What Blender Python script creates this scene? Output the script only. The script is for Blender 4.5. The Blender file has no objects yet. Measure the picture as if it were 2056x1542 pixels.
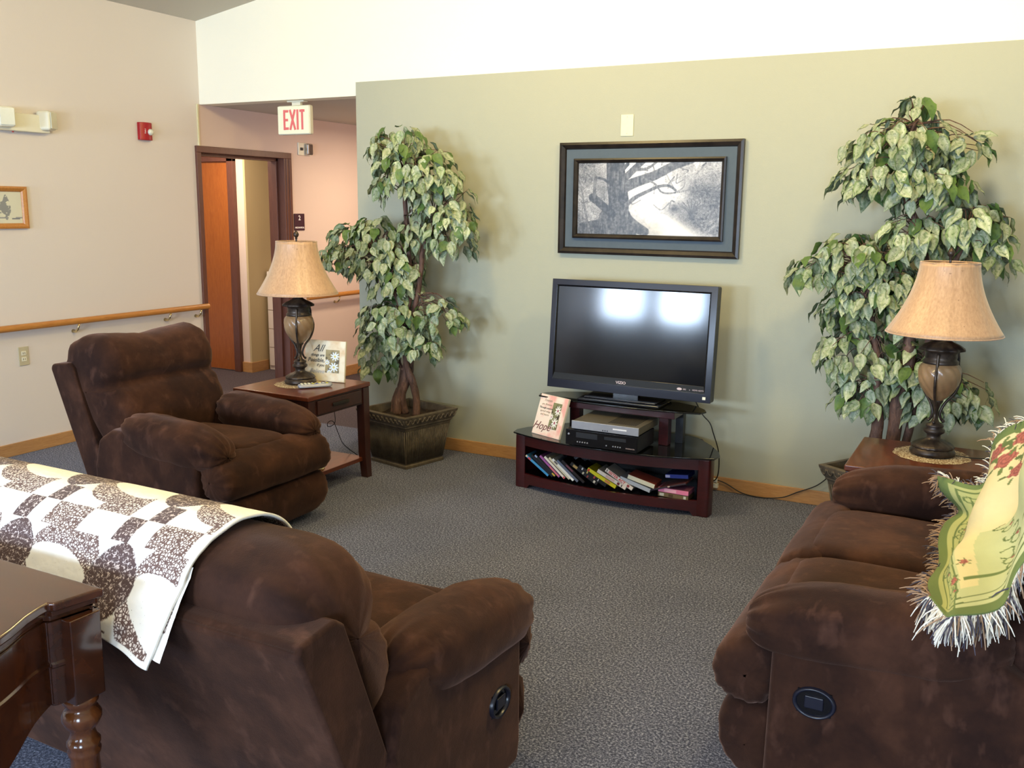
import bpy, bmesh, math, random
import numpy as np
from mathutils import Vector, Matrix, noise
PI = math.pi
scene = bpy.context.scene
COL = scene.collection
rng = random.Random(11)

# ------------------------------------------------------------------ camera
yaw, pitch, roll = (math.radians(a) for a in (-27.953, -10.645, .6628))
fw = Vector((math.sin(yaw)*math.cos(pitch), math.cos(yaw)*math.cos(pitch), math.sin(pitch)))
rt = Vector((math.cos(yaw), -math.sin(yaw), 0))
up = rt.cross(fw)
r2 = rt*math.cos(roll) + up*math.sin(roll)
u2 = up*math.cos(roll) - rt*math.sin(roll)
cam = bpy.data.cameras.new('camera'); camo = bpy.data.objects.new('camera', cam); COL.objects.link(camo)
M = Matrix.Identity(4)
for i in range(3):
    M[i][0], M[i][1], M[i][2] = r2[i], u2[i], -fw[i]
M[0][3], M[1][3], M[2][3] = 0, 0, 1.66
camo.matrix_world = M
cam.sensor_fit = 'HORIZONTAL'; cam.sensor_width = 36; cam.lens = 1883.8*36/2056
cam.clip_start = .05; cam.clip_end = 100
scene.camera = camo

# ------------------------------------------------------------------ world, lights, exposure
world = bpy.data.worlds.new('world'); scene.world = world; world.use_nodes = True
wn = world.node_tree.nodes; wb = wn['Background']
wb.inputs['Color'].default_value = (.62, .78, 1, 1); wb.inputs['Strength'].default_value = 1.2

def area(name, loc, target, sx, sy, power, col, spread=180):
    l = bpy.data.lights.new(name, 'AREA'); l.shape = 'RECTANGLE'; l.size = sx; l.size_y = sy
    l.energy = power; l.color = col; l.spread = math.radians(spread)
    o = bpy.data.objects.new(name, l); COL.objects.link(o); o.location = loc
    d = Vector(target)-Vector(loc); o.rotation_euler = d.to_track_quat('-Z', 'Y').to_euler()
    return o
def point(name, loc, power, col, r=.1):
    l = bpy.data.lights.new(name, 'POINT'); l.energy = power; l.color = col; l.shadow_soft_size = r
    o = bpy.data.objects.new(name, l); COL.objects.link(o); o.location = loc; return o
DAY = (.60, .77, 1.0); WARM = (1.0, .77, .34)
area('daylight_left_window', (-5.22, -3.38, 1.65), (-5.22, 0, 1.65), .72, .58, 84, DAY)
area('daylight_middle_window', (-4.3, -3.38, 1.65), (-4.3, 0, 1.65), .68, .58, 104, DAY)
area('daylight_centre_window', (-1.7, -3.38, 1.45), (-1.7, 0, 1.2), 1.6, 1.3, 175, DAY)
area('daylight_right_window', (1.2, -3.38, 1.45), (1.2, 0, 1.2), 1.6, 1.3, 100, DAY)
point('ceiling_lamp_bulb_a', (-2.6, 3.6, 3.05), 60, WARM, .16)
point('ceiling_lamp_bulb_b', (-.3, 3.6, 3.05), 60, WARM, .16)
point('ceiling_lamp_bulb_c', (-1.6, .2, 3.05), 34, WARM, .16)
area('hall_ceiling_light', (-4.62, 7.3, 2.36), (-4.62, 7.3, 0), .3, .3, 20, (1, .80, .56))
area('back_room_light', (-6.5, 6.3, 2.38), (-6.8, 6.5, 0), .3, .3, 20, (1, .84, .60))

vs = scene.view_settings
vs.view_transform = 'Standard'; vs.look = 'None'; vs.gamma = 1; vs.exposure = 0.80; vs.use_curve_mapping = False
scene.cycles.max_bounces = 8; scene.cycles.diffuse_bounces = 5; scene.cycles.glossy_bounces = 3
scene.cycles.transmission_bounces = 4; scene.cycles.use_denoising = True
scene.cycles.sample_clamp_indirect = 6

# ------------------------------------------------------------------ materials
def lin(c):
    return tuple(((v/255)/12.92 if v/255 <= .04045 else ((v/255+.055)/1.055)**2.4) for v in c)
MATS = {}
class NT:
    def __init__(s, name):
        s.m = bpy.data.materials.new(name); s.m.use_nodes = True
        s.t = s.m.node_tree; s.n = s.t.nodes; s.b = s.n['Principled BSDF']
    def node(s, t, **k):
        n = s.n.new(t)
        for a, v in k.items():
            if a.startswith('i_'):
                key = a[2:]
                key = int(key) if key.isdigit() else key.replace('_', ' ')
                n.inputs[key].default_value = v
            else: setattr(n, a, v)
        return n
    def link(s, a, b): s.t.links.new(a, b)
    def coord(s, kind='Object', scale=(1, 1, 1)):
        c = s.node('ShaderNodeTexCoord'); mp = s.node('ShaderNodeMapping'); mp.inputs['Scale'].default_value = scale
        s.link(c.outputs[kind], mp.inputs['Vector']); return mp.outputs['Vector']
    def noise(s, vec, scale, detail=3, rough=.5, dist=0):
        n = s.node('ShaderNodeTexNoise'); n.inputs['Scale'].default_value = scale; n.inputs['Detail'].default_value = detail
        n.inputs['Roughness'].default_value = rough; n.inputs['Distortion'].default_value = dist
        if vec: s.link(vec, n.inputs['Vector'])
        return n.outputs['Fac']
    def ramp(s, fac, stops, interp='LINEAR'):
        r = s.node('ShaderNodeValToRGB'); e = r.color_ramp.elements; r.color_ramp.interpolation = interp
        while len(e) < len(stops): e.new(.5)
        for el, (p, c) in zip(e, stops): el.position = p; el.color = (*c, 1)
        s.link(fac, r.inputs['Fac']); return r.outputs['Color']
    def mix(s, fac, a, b, mode='MIX'):
        m = s.node('ShaderNodeMix'); m.data_type = 'RGBA'; m.blend_type = mode
        for v, i in ((fac, 0), (a, 6), (b, 7)):
            if isinstance(v, (int, float)): m.inputs[i].default_value = v
            elif isinstance(v, tuple): m.inputs[i].default_value = (*v, 1)
            else: s.link(v, m.inputs[i])
        return m.outputs[2]
    def bump(s, h, strength=.3, dist=.01):
        b = s.node('ShaderNodeBump'); b.inputs['Strength'].default_value = strength; b.inputs['Distance'].default_value = dist
        s.link(h, b.inputs['Height']); s.link(b.outputs['Normal'], s.b.inputs['Normal'])
    def base(s, c):
        if isinstance(c, tuple): s.b.inputs['Base Color'].default_value = (*c, 1)
        else: s.link(c, s.b.inputs['Base Color'])
    def set(s, **k):
        for a, v in k.items(): s.b.inputs[a.replace('_', ' ')].default_value = v
        return s
def plain(name, rgb, rough=.5, metal=0, **k):
    if name in MATS: return MATS[name]
    t = NT(name); t.base(lin(rgb)); t.set(Roughness=rough, Metallic=metal)
    v = t.noise(t.coord(), 35, 2); c = t.mix(.08, lin(rgb), v, 'OVERLAY'); t.base(c)
    for a, v in k.items(): t.b.inputs[a.replace('_', ' ')].default_value = v
    MATS[name] = t.m; return t.m
def paint(name, rgb, bump=.25, rough=.75):
    t = NT(name); v = t.coord(); t.base(t.mix(t.noise(v, 1.3, 2), lin(rgb), tuple(x*.96 for x in lin(rgb))))
    t.set(Roughness=rough); t.bump(t.noise(v, 130, 3, .6), bump, .002); MATS[name] = t.m; return t.m
def wood(name, c1, c2, scale=(1, 1, 14), rough=.35, coat=.0, k=9):
    t = NT(name); v = t.coord(scale=scale); n = t.noise(v, k, 5, .6, 1.2)
    t.base(t.ramp(n, [(.3, lin(c1)), (.7, lin(c2))])); t.set(Roughness=rough, Coat_Weight=coat, Coat_Roughness=.12)
    t.bump(n, .05, .002); MATS[name] = t.m; return t.m

M_wall_l = paint('pink_cream_wall_paint', (220, 211, 203))
M_wall_u = paint('pale_cream_wall_paint', (246, 242, 222))
M_sage = paint('sage_wall_paint', (168, 168, 148))
M_ceil = paint('white_ceiling_paint', (196, 190, 176))
M_hall = paint('hall_wall_paint', (218, 196, 184))
M_tan = paint('tan_wall_paint', (190, 170, 130))
M_rear = paint('rear_wall_paint', (200, 190, 170))
M_oak = wood('honey_oak_trim', (168, 120, 72), (192, 146, 94), (1.2, 1.2, 12), .4)
M_oakrail = wood('honey_oak_rail', (170, 108, 48), (196, 136, 66), (14, 1, 14), .35)
M_doorw = wood('orange_oak_door', (142, 74, 26), (168, 96, 38), (14, 14, 1), .4)
M_frame = wood('brown_door_frame', (88, 52, 42), (104, 64, 50), (8, 8, 1), .4)
M_cherry = wood('cherry_veneer', (46, 7, 10), (64, 12, 14), (2, 2, 10), .32, .3, 6)
M_mahog = wood('mahogany_table_wood', (76, 32, 18), (108, 52, 28), (3, 1, 3), .3, .35, 7)
M_mahog2 = wood('dark_mahogany_wood', (46, 22, 18), (62, 30, 24), (3, 3, 1), .35, .2, 7)
M_walnut = wood('glossy_walnut', (50, 24, 12), (76, 38, 18), (1, 3, 3), .2, .6, 6)
M_glassblk = plain('black_tinted_glass', (12, 13, 14), .06, Specular_IOR_Level=.6)
M_blkgloss = plain('glossy_black_plastic', (12, 12, 16), .12)
M_blk = plain('matte_black_plastic', (20, 20, 24), .45)
M_bezel = plain('navy_black_bezel', (24, 25, 38), .3)
M_silver = plain('silver_plastic', (150, 152, 160), .4, .3)
M_grey = plain('grey_metal_top', (112, 106, 92), .4, .5)
M_white = plain('off_white_plastic', (226, 222, 200), .45)
M_ivory = plain('ivory_plastic', (222, 216, 176), .5)
M_beige = plain('beige_plastic', (190, 180, 150), .5)
M_red = plain('red_plastic', (160, 18, 30), .35)
M_brass = plain('polished_brass', (214, 196, 150), .25, 1)
M_bronze = None
M_cord = plain('black_rubber_cord', (16, 14, 16), .5)
M_lensclear = plain('clear_lens', (214, 214, 196), .15)
M_textred = plain('exit_letter_red', (224, 110, 110), .5)
M_textwhite = plain('white_lettering', (235, 230, 230), .5)
M_textdark = plain('dark_lettering', (70, 66, 62), .6)
M_plaque = plain('maroon_plaque', (62, 30, 44), .4)
M_cab = plain('white_cabinet_metal', (214, 200, 190), .5)

def suede():
    t = NT('brown_microsuede'); v = t.coord()
    big = t.noise(v, 5, 4, .6, .2); sm = t.noise(v, 60, 3, .6)
    c = t.ramp(big, [(.35, lin((38, 22, 17))), (.52, lin((52, 31, 22))), (.68, lin((68, 42, 30)))])
    pat = t.ramp(t.noise(t.coord(scale=(1, 1, .55)), 17, 3, .55, .3), [(.56, (0, 0, 0)), (.80, (1, 1, 1))])
    c = t.mix(pat, c, lin((78, 51, 40))); c = t.mix(.15, c, sm, 'OVERLAY'); t.base(c)
    t.set(Roughness=.92, Sheen_Weight=.28, Sheen_Roughness=.4, Specular_IOR_Level=.15); t.b.inputs['Sheen Tint'].default_value = (.75, .45, .35, 1)
    h = t.noise(v, 10, 4, .6, .2); h2 = t.mix(.3, h, t.noise(v, 300, 2), 'MIX'); t.bump(h2, .22, .012); return t.m
M_suede = suede()
def carpet():
    t = NT('grey_blue_loop_carpet'); v = t.coord()
    vo = t.node('ShaderNodeTexVoronoi'); vo.inputs['Scale'].default_value = 210; t.link(v, vo.inputs['Vector'])
    n = t.noise(v, 120, 4, .8); n2 = t.noise(v, 2.2, 3)
    c = t.ramp(n, [(.36, lin((36, 38, 54))), (.5, lin((82, 86, 106))), (.63, lin((168, 170, 188)))])
    c = t.mix(.3, c, vo.outputs['Distance'], 'MULTIPLY'); c = t.mix(.25, c, n2, 'OVERLAY'); t.base(c)
    t.set(Roughness=.95, Specular_IOR_Level=.1, Sheen_Weight=.1); t.bump(n, .5, .004); return t.m
M_carpet = carpet()
def carpet2():
    t = NT('brown_hall_carpet'); v = t.coord(); n = t.noise(v, 90, 4, .7)
    t.base(t.ramp(n, [(.35, lin((44, 34, 40))), (.65, lin((88, 74, 78)))])); t.set(Roughness=.95); t.bump(n, .6, .005); return t.m
M_carpet2 = carpet2()
def bronze():
    t = NT('antique_bronze'); v = t.coord(); n = t.noise(v, 22, 4, .6)
    t.base(t.ramp(n, [(.35, lin((40, 33, 32))), (.65, lin((78, 66, 56)))])); t.set(Roughness=.38, Metallic=.55); t.bump(n, .15, .003); return t.m
M_bronze = bronze()
def urnglass():
    t = NT('amber_swirl_glass'); v = t.coord(); n = t.noise(v, 9, 3)
    t.base(t.ramp(n, [(.3, lin((122, 92, 62))), (.7, lin((158, 126, 90)))])); t.set(Roughness=.28, Coat_Weight=.3, Subsurface_Weight=.1); return t.m
M_urn = urnglass()
def shade():
    t = NT('peach_silk_shade'); v = t.coord(scale=(1, 1, .12)); n = t.noise(v, 120, 3, .7)
    v2 = t.coord(); sp = t.noise(v2, 95, 1, .3)
    c = t.ramp(n, [(.3, lin((170, 132, 98))), (.7, lin((196, 158, 122)))])
    c = t.mix(t.ramp(sp, [(.76, (0, 0, 0)), (.80, (1, 1, 1))]), c, lin((140, 104, 74))); t.base(c)
    t.set(Roughness=.42, Sheen_Weight=.4, Transmission_Weight=0); return t.m
M_shade = shade()
def planterm():
    t = NT('weathered_bronze_resin'); v = t.coord(); n = t.noise(v, 16, 4, .65); n2 = t.noise(t.coord(scale=(1, 1, .08)), 60, 3, .6)
    c = t.ramp(n, [(.3, lin((70, 62, 52))), (.7, lin((108, 96, 80)))]); c = t.mix(.35, c, n2, 'OVERLAY'); t.base(c)
    t.set(Roughness=.55, Metallic=.15); t.bump(n2, .2, .004); return t.m
M_planter = planterm()
def bark():
    t = NT('twisted_ficus_bark'); v = t.coord(scale=(1, 1, .25)); n = t.noise(v, 38, 5, .7, .8)
    t.base(t.ramp(n, [(.3, lin((50, 32, 26))), (.6, lin((104, 74, 60))), (.8, lin((150, 128, 110)))])); t.set(Roughness=.7); t.bump(n, .7, .01); return t.m
M_bark = bark()
def soil():
    t = NT('dark_moss_soil'); v = t.coord(); n = t.noise(v, 60, 4, .8)
    t.base(t.ramp(n, [(.35, lin((22, 15, 11))), (.7, lin((74, 52, 36)))])); t.set(Roughness=.95); t.bump(n, 1, .02); return t.m
M_soil = soil()
def leafm(name, edge, mid, pale, amt):
    t = NT(name); v = t.coord('Object')
    oi = t.node('ShaderNodeObjectInfo'); add = t.node('ShaderNodeVectorMath', operation='ADD'); t.link(v, add.inputs[0]); t.link(oi.outputs['Random'], add.inputs[1])
    n = t.noise(add.outputs[0], 75, 3, .7, .4); c = t.ramp(n, [(.5-amt, lin(mid)), (.5, lin(pale)), (.62, lin(pale))])
    s = t.node('ShaderNodeAttribute', attribute_name='rim'); c = t.mix(s.outputs['Fac'], c, lin(edge))
    hs = t.node('ShaderNodeHueSaturation'); mr = t.node('ShaderNodeMapRange'); mr.inputs[3].default_value = .78; mr.inputs[4].default_value = 1.12
    t.link(oi.outputs['Random'], mr.inputs[0]); t.link(mr.outputs[0], hs.inputs['Value']); t.link(c, hs.inputs['Color']); t.base(hs.outputs['Color'])
    t.set(Roughness=.5, Subsurface_Weight=0, Specular_IOR_Level=.35); return t.m
M_leaf = [leafm('pale_variegated_leaf', (112, 134, 84), (112, 124, 100), (176, 182, 156), .13),
          leafm('mid_variegated_leaf', (90, 118, 62), (88, 102, 80), (150, 160, 134), .12),
          leafm('green_leaf', (84, 112, 48), (52, 74, 38), (80, 104, 58), .2)]
def vcol(name, rough=.5, speck=None, attr='col', bumpk=0, **k):
    t = NT(name); a = t.node('ShaderNodeAttribute', attribute_name=attr); c = a.outputs['Color']
    if speck: c = speck(t, c)
    t.base(c); t.set(Roughness=rough)
    if bumpk: t.bump(t.noise(t.coord(), bumpk, 2), .3, .003)
    for kk, v in k.items(): t.b.inputs[kk.replace('_', ' ')].default_value = v
    return t.m
M_print = vcol('printed_picture', .35)
M_throw = vcol('woven_tapestry_cotton', .9, bumpk=420)
def quiltm():
    t = NT('printed_patchwork_cotton')
    a = t.node('ShaderNodeAttribute', attribute_name='col'); uv = t.node('ShaderNodeAttribute', attribute_name='cloth')
    sep = t.node('ShaderNodeSeparateColor'); t.link(a.outputs['Color'], sep.inputs[0])
    vo = t.node('ShaderNodeTexVoronoi', feature='DISTANCE_TO_EDGE'); vo.inputs['Scale'].default_value = 130; t.link(uv.outputs['Vector'], vo.inputs['Vector'])
    peb = t.ramp(vo.outputs[0], [(.10, lin((96, 72, 66))), (.2, lin((226, 214, 206)))])
    n = t.noise(uv.outputs['Vector'], 120, 3, .75, .6)
    flo = t.ramp(n, [(.54, lin((78, 58, 56))), (.6, lin((206, 190, 184)))])
    n2 = t.noise(uv.outputs['Vector'], 230, 1, .3)
    whi = t.ramp(n2, [(.74, lin((240, 238, 232))), (.8, lin((170, 160, 150)))])
    c = t.mix(sep.outputs[0], whi, peb); c = t.mix(sep.outputs[1], c, flo); t.base(c); t.set(Roughness=.9, Sheen_Weight=.1)
    t.bump(t.noise(uv.outputs['Vector'], 40, 3), .25, .006); return t.m
M_quilt = quiltm()
def doilym():
    t = NT('cream_crochet'); v = t.coord(); vo = t.node('ShaderNodeTexVoronoi'); vo.inputs['Scale'].default_value = 120; t.link(v, vo.inputs['Vector'])
    t.base(t.ramp(vo.outputs['Distance'], [(.2, lin((214, 204, 178))), (.6, lin((128, 104, 80)))])); t.set(Roughness=.9); t.bump(vo.outputs['Distance'], .6, .003); return t.m
M_doily = doilym()
def screenm():
    t = NT('lcd_screen'); t.base((.004, .004, .005)); t.set(Roughness=.10, Specular_IOR_Level=.34); return t.m
M_screen = screenm()

# ------------------------------------------------------------------ mesh helpers
def link_mesh(name, verts, faces, mat, parent=None, smooth=False, bevel=0, seg=2, sub=0, kind=None, uvs=None):
    me = bpy.data.meshes.new(name); me.from_pydata([tuple(v) for v in verts], [], faces); me.update()
    o = bpy.data.objects.new(name, me); COL.objects.link(o)
    if mat: me.materials.append(mat)
    if smooth: me.polygons.foreach_set('use_smooth', [True]*len(me.polygons))
    if bevel:
        b = o.modifiers.new('bevel', 'BEVEL'); b.width = bevel; b.segments = seg; b.limit_method = 'ANGLE'; b.angle_limit = .6
        for p in me.polygons: p.use_smooth = True
        b.harden_normals = True
    if sub:
        s = o.modifiers.new('sub', 'SUBSURF'); s.levels = s.render_levels = sub
    if parent: o.parent = parent
    if kind: o['kind'] = kind
    return o
class MB:
    def __init__(s): s.v = []; s.f = []
    def add(s, v, f):
        k = len(s.v); s.v += [Vector(p) for p in v]; s.f += [tuple(i+k for i in q) for q in f]; return s
    def box(s, x0, x1, y0, y1, z0, z1):
        v = [(x, y, z) for z in (z0, z1) for y in (y0, y1) for x in (x0, x1)]
        return s.add(v, [(0, 2, 3, 1), (4, 5, 7, 6), (0, 1, 5, 4), (2, 6, 7, 3), (0, 4, 6, 2), (1, 3, 7, 5)])
    def prism(s, poly, z0, z1, flip=False):
        n = len(poly); v = [(x, y, z0) for x, y in poly]+[(x, y, z1) for x, y in poly]
        f = [tuple(reversed(range(n))), tuple(range(n, 2*n))]+[(i, (i+1) % n, (i+1) % n+n, i+n) for i in range(n)]
        return s.add(v, f)
    def extrude(s, poly, axis, a0, a1):  # poly in the two other axes (order xyz), extruded along axis
        n = len(poly); v = []
        for a in (a0, a1):
            for p, q in poly:
                v.append({'x': (a, p, q), 'y': (p, a, q), 'z': (p, q, a)}[axis])
        f = [tuple(reversed(range(n))), tuple(range(n, 2*n))]+[(i, (i+1) % n, (i+1) % n+n, i+n) for i in range(n)]
        return s.add(v, f)
    def lathe(s, prof, seg=32, c=(0, 0), fn=None, caps=True):
        v = []; f = []
        for r, z in prof:
            for k in range(seg):
                a = 2*PI*k/seg; rr = r*(fn(a, z) if fn else 1); v.append((c[0]+rr*math.cos(a), c[1]+rr*math.sin(a), z))
        for i in range(len(prof)-1):
            for k in range(seg):
                a, b = i*seg+k, i*seg+(k+1) % seg; f.append((a, b, b+seg, a+seg))
        if caps:
            f.append(tuple(reversed(range(seg)))); f.append(tuple(range((len(prof)-1)*seg, len(prof)*seg)))
        return s.add(v, f)
    def tube(s, pts, r, seg=8, closed=False):
        pts = [Vector(p) for p in pts]; n = len(pts); rr = r if isinstance(r, (list, tuple)) else [r]*n
        v = []; f = []; ref = Vector((0, 0, 1))
        prev = None
        for i, p in enumerate(pts):
            d = (pts[min(i+1, n-1)]-pts[max(i-1, 0)]).normalized()
            if prev is None:
                a = d.cross(ref); a = a if a.length > 1e-3 else d.cross(Vector((1, 0, 0)))
            else: a = prev-d*prev.dot(d)
            a.normalize(); prev = a; b = d.cross(a)
            for k in range(seg):
                t = 2*PI*k/seg; v.append(p+(a*math.cos(t)+b*math.sin(t))*rr[i])
        for i in range(n-1):
            for k in range(seg):
                a, b = i*seg+k, i*seg+(k+1) % seg; f.append((a, b, b+seg, a+seg))
        f.append(tuple(reversed(range(seg)))); f.append(tuple(range((n-1)*seg, n*seg)))
        return s.add(v, f)
    def xf(s, m):
        s.v = [m @ p for p in s.v]; return s
    def build(s, name, mat, parent=None, **k):
        return link_mesh(name, s.v, s.f, mat, parent, **k)
def B(*a): return MB().box(*a)
def crom(pts, n, closed=True):
    pts = [np.array(p, float) for p in pts]; m = len(pts); out = []
    segs = m if closed else m-1
    for i in range(n):
        t = i/n*segs if closed else i/(n-1)*segs; k = min(int(t), segs-1); u = t-k
        if closed: a, b, c, d = (pts[(k+j) % m] for j in (-1, 0, 1, 2))
        else: a, b, c, d = pts[max(k-1, 0)], pts[k], pts[k+1], pts[min(k+2, m-1)]
        out.append(.5*((2*b)+(-a+c)*u+(2*a-5*b+4*c-d)*u*u+(-a+3*b-3*c+d)*u**3))
    return out
def thing(name, label, cat, loc=(0, 0, 0), rot=0, group=None):
    o = bpy.data.objects.new(name, None); COL.objects.link(o); o.empty_display_size = .1
    o.location = loc; o.rotation_euler = (0, 0, rot); o['label'] = label; o['category'] = cat
    if group: o['group'] = group
    return o
def tag(o, label, cat, group=None):
    o['label'] = label; o['category'] = cat
    if group: o['group'] = group
    return o
def struct(o): o['kind'] = 'structure'; return o
def pillow(prof, t0, t1, axis='x', K=22, N=36, p=5.0, disp=None, centre=None, mod=None):
    """closed cross-section swept along an axis, rounded at both ends; prof in the two other axes"""
    cs = np.array(crom(prof, N)); cen = np.array(centre) if centre else cs.mean(0); v = []; f = []
    for k in range(K+1):
        t = -math.cos(PI*k/K); t = .55*t+.45*(2*k/K-1) if 0 < k < K else t
        s = max(1-abs(t)**p, 0)**(1/2.4) if 0 < k < K else .02
        a = (t0+t1)/2+(t1-t0)/2*t
        for i, q in enumerate(cs):
            w = cen+(q-cen)*s
            if mod: w = np.array(mod(t, i/N, w[0], w[1], cen))
            e = 0
            if disp:
                nrm = (q-cen)/(np.linalg.norm(q-cen)+1e-6); e = disp(t, i/N, a); w = w+nrm*e
            v.append({'x': (a, w[0], w[1]), 'y': (w[0], a, w[1])}[axis])
    for k in range(K):
        for i in range(N):
            a, b = k*N+i, k*N+(i+1) % N; f.append((a, b, b+N, a+N))
    f.append(tuple(reversed(range(N)))); f.append(tuple(range(K*N, (K+1)*N)))
    return MB().add(v, f)
def grid_obj(name, P, colr, mat, parent=None, smooth=False, extra=None, kind=None):
    """P (n,m,3) points, colr (n-1,m-1,3) or (n,m,3) linear colours"""
    n, m, _ = P.shape; idx = np.arange(n*m).reshape(n, m)
    q = np.stack([idx[:-1, :-1], idx[1:, :-1], idx[1:, 1:], idx[:-1, 1:]], -1).reshape(-1, 4)
    me = bpy.data.meshes.new(name); me.vertices.add(n*m); me.vertices.foreach_set('co', P.astype(np.float32).ravel())
    me.loops.add(q.size); me.loops.foreach_set('vertex_index', q.ravel().astype(np.int32))
    me.polygons.add(len(q)); me.polygons.foreach_set('loop_start', np.arange(0, q.size, 4, dtype=np.int32))
    me.update(calc_edges=True)
    if smooth: me.polygons.foreach_set('use_smooth', [True]*len(q))
    ca = me.color_attributes.new('col', 'FLOAT_COLOR', 'POINT')
    ca.data.foreach_set('color', np.concatenate([colr, np.ones((n, m, 1))], -1).astype(np.float32).ravel())
    if extra is not None:
        ex = me.attributes.new('cloth', 'FLOAT_VECTOR', 'POINT'); ex.data.foreach_set('vector', extra.astype(np.float32).ravel())
    me.materials.append(mat); o = bpy.data.objects.new(name, me); COL.objects.link(o)
    if parent: o.parent = parent
    if kind: o['kind'] = kind
    return o
def text(body, size, mat, parent, name='lettering', loc=(0, 0, 0), rot=(PI/2, 0, 0), shear=0, ext=.0006, align='CENTER', sx=1.0, bold=0):
    c = bpy.data.curves.new('txt', 'FONT'); c.body = body; c.size = size; c.shear = shear; c.extrude = ext; c.align_x = align; c.offset = bold
    c.align_y = 'CENTER'; c.resolution_u = 3
    o = bpy.data.objects.new('txt', c); COL.objects.link(o)
    bpy.context.view_layer.update()
    me = bpy.data.meshes.new_from_object(o.evaluated_get(bpy.context.evaluated_depsgraph_get()))
    bpy.data.objects.remove(o); me.materials.clear(); me.materials.append(mat)
    t = bpy.data.objects.new(name, me); COL.objects.link(t); t.location = loc; t.rotation_euler = rot; t.scale = (sx, 1, 1)
    if parent: t.parent = parent
    return t
def fbm(x, y, s=0, o=4):
    return noise.fractal((x, y, s), 1.0, 2.0, o)
def vnoise(shape, cell, seed):
    """smooth value noise image in 0..1 with numpy"""
    r = np.random.RandomState(seed); n, m = shape; out = np.zeros(shape); amp = 1; tot = 0
    for _ in range(4):
        gn, gm = int(n/cell)+3, int(m/cell)+3; g = r.rand(gn, gm)
        yy, xx = np.mgrid[0:n, 0:m]/cell; yi, xi = yy.astype(int), xx.astype(int); fy, fx = yy-yi, xx-xi
        fy = fy*fy*(3-2*fy); fx = fx*fx*(3-2*fx)
        out += amp*((g[yi, xi]*(1-fx)+g[yi, xi+1]*fx)*(1-fy)+(g[yi+1, xi]*(1-fx)+g[yi+1, xi+1]*fx)*fy); tot += amp
        amp *= .55; cell = max(cell/2, 1.01)
    return out/tot
# ------------------------------------------------------------------ room shell
XL, YS, YH = -5.755, 5.40, 5.57
def zc(x): return 3.045+.16*(min(x, -1.0)-XL)-.16*max(x+1.0, 0)
struct(B(XL-.2, 3.3, -3.4, 5.58, -.1, 0).build('floor', M_carpet))
struct(B(-9.2, -4.0, 5.58, 10.2, -.1, -.001).build('floor_hall', M_carpet2))
# vaulted ceiling
ce = MB().extrude([(XL-.2, zc(XL)-.03), (XL, zc(XL)), (-1, zc(-1)), (3.2, zc(3.2)), (3.4, zc(3.4)), (3.4, zc(3.4)+.1), (-1, zc(-1)+.1), (XL-.2, zc(XL)+.1)], 'y', -3.4, 5.75)
struct(ce.build('ceiling', M_ceil))
struct(B(-9.2, -4.0, 5.7, 10.2, 2.425, 2.5).build('ceiling_hall', M_ceil))
# left wall up to the doorway, and above the doorway
lw = B(XL-.15, XL, -3.4, 5.53, 0, zc(XL)+.02); lw.box(XL-.15, XL, 5.53, 5.70, 2.426, zc(XL)+.02); struct(lw.build('wall_left', M_wall_l))
hw = MB(); hw.box(XL-.15, XL, 6.54, 10.1, 0, 2.45); hw.box(XL-.15, XL, 5.53, 6.54, 2.10, 2.425)
struct(hw.build('wall_hall_left', M_hall))
struct(B(-4.105, -3.95, 5.575, 10.1, 0, 2.45).build('wall_hall_right', M_hall))
struct(B(XL, -4.0, 10.0, 10.15, 0, 2.45).build('wall_hall_end', M_hall))
# sage wall and the set-back cream wall above it
struct(B(-4.105, 3.2, YS, YH, 0, 2.492).build('wall_back', M_sage))
up_ = MB().extrude([(XL, 2.425), (3.2, 2.425), (3.2, zc(3.2)+.03), (-1, zc(-1)+.03), (XL, zc(XL)+.03)], 'y', YH+.001, 5.70)
struct(up_.build('wall_back_upper', M_wall_u))
struct(B(3.2, 3.4, -3.4, 5.7, 0, 3.6).build('wall_right', M_sage))
# rear wall with windows
wins = [(-5.6, -4.85), (-4.64, -3.95), (-2.5, -.9), (.4, 2.0)]
rw = MB(); x = XL
for a, b in wins: rw.box(x, a, -3.4, -3.2, 0, 4.0); x = b
rw.box(x, 3.2, -3.4, -3.2, 0, 4.0)
for a, b in wins: rw.box(a, b, -3.4, -3.2, 0, .85 if a > -3 else 1.33); rw.box(a, b, -3.4, -3.2, 2.15 if a > -3 else 1.97, 4.0)
struct(rw.build('wall_rear', M_rear))
for i, (a, b) in enumerate(wins):
    w = MB()
    zb, zt = (.85, 2.15) if a > -3 else (1.33, 1.97)
    for q in ((a, b, zb, zb+.04), (a, b, zt-.04, zt), (a, a+.04, zb+.04, zt-.04), (b-.04, b, zb+.04, zt-.04)): w.box(q[0], q[1], -3.34, -3.19, q[2], q[3])
    struct(w.build('window_%d' % (i+1), M_oak))
# baseboards and trim
struct(B(XL, XL+.014, -3.2, 5.50, 0, .085).build('baseboard_left', M_oak, bevel=.003))
struct(B(-4.10, 3.2, YS-.014, YS, 0, .085).build('baseboard_back', M_oak, bevel=.003))
struct(B(XL, XL+.014, 6.62, 10, 0, .10).build('baseboard_hall', M_oak, bevel=.003))
struct(B(XL, XL+.012, 5.532, 5.548, 2.105, 2.425).build('trim_1', M_ivory, bevel=.002))
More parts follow.
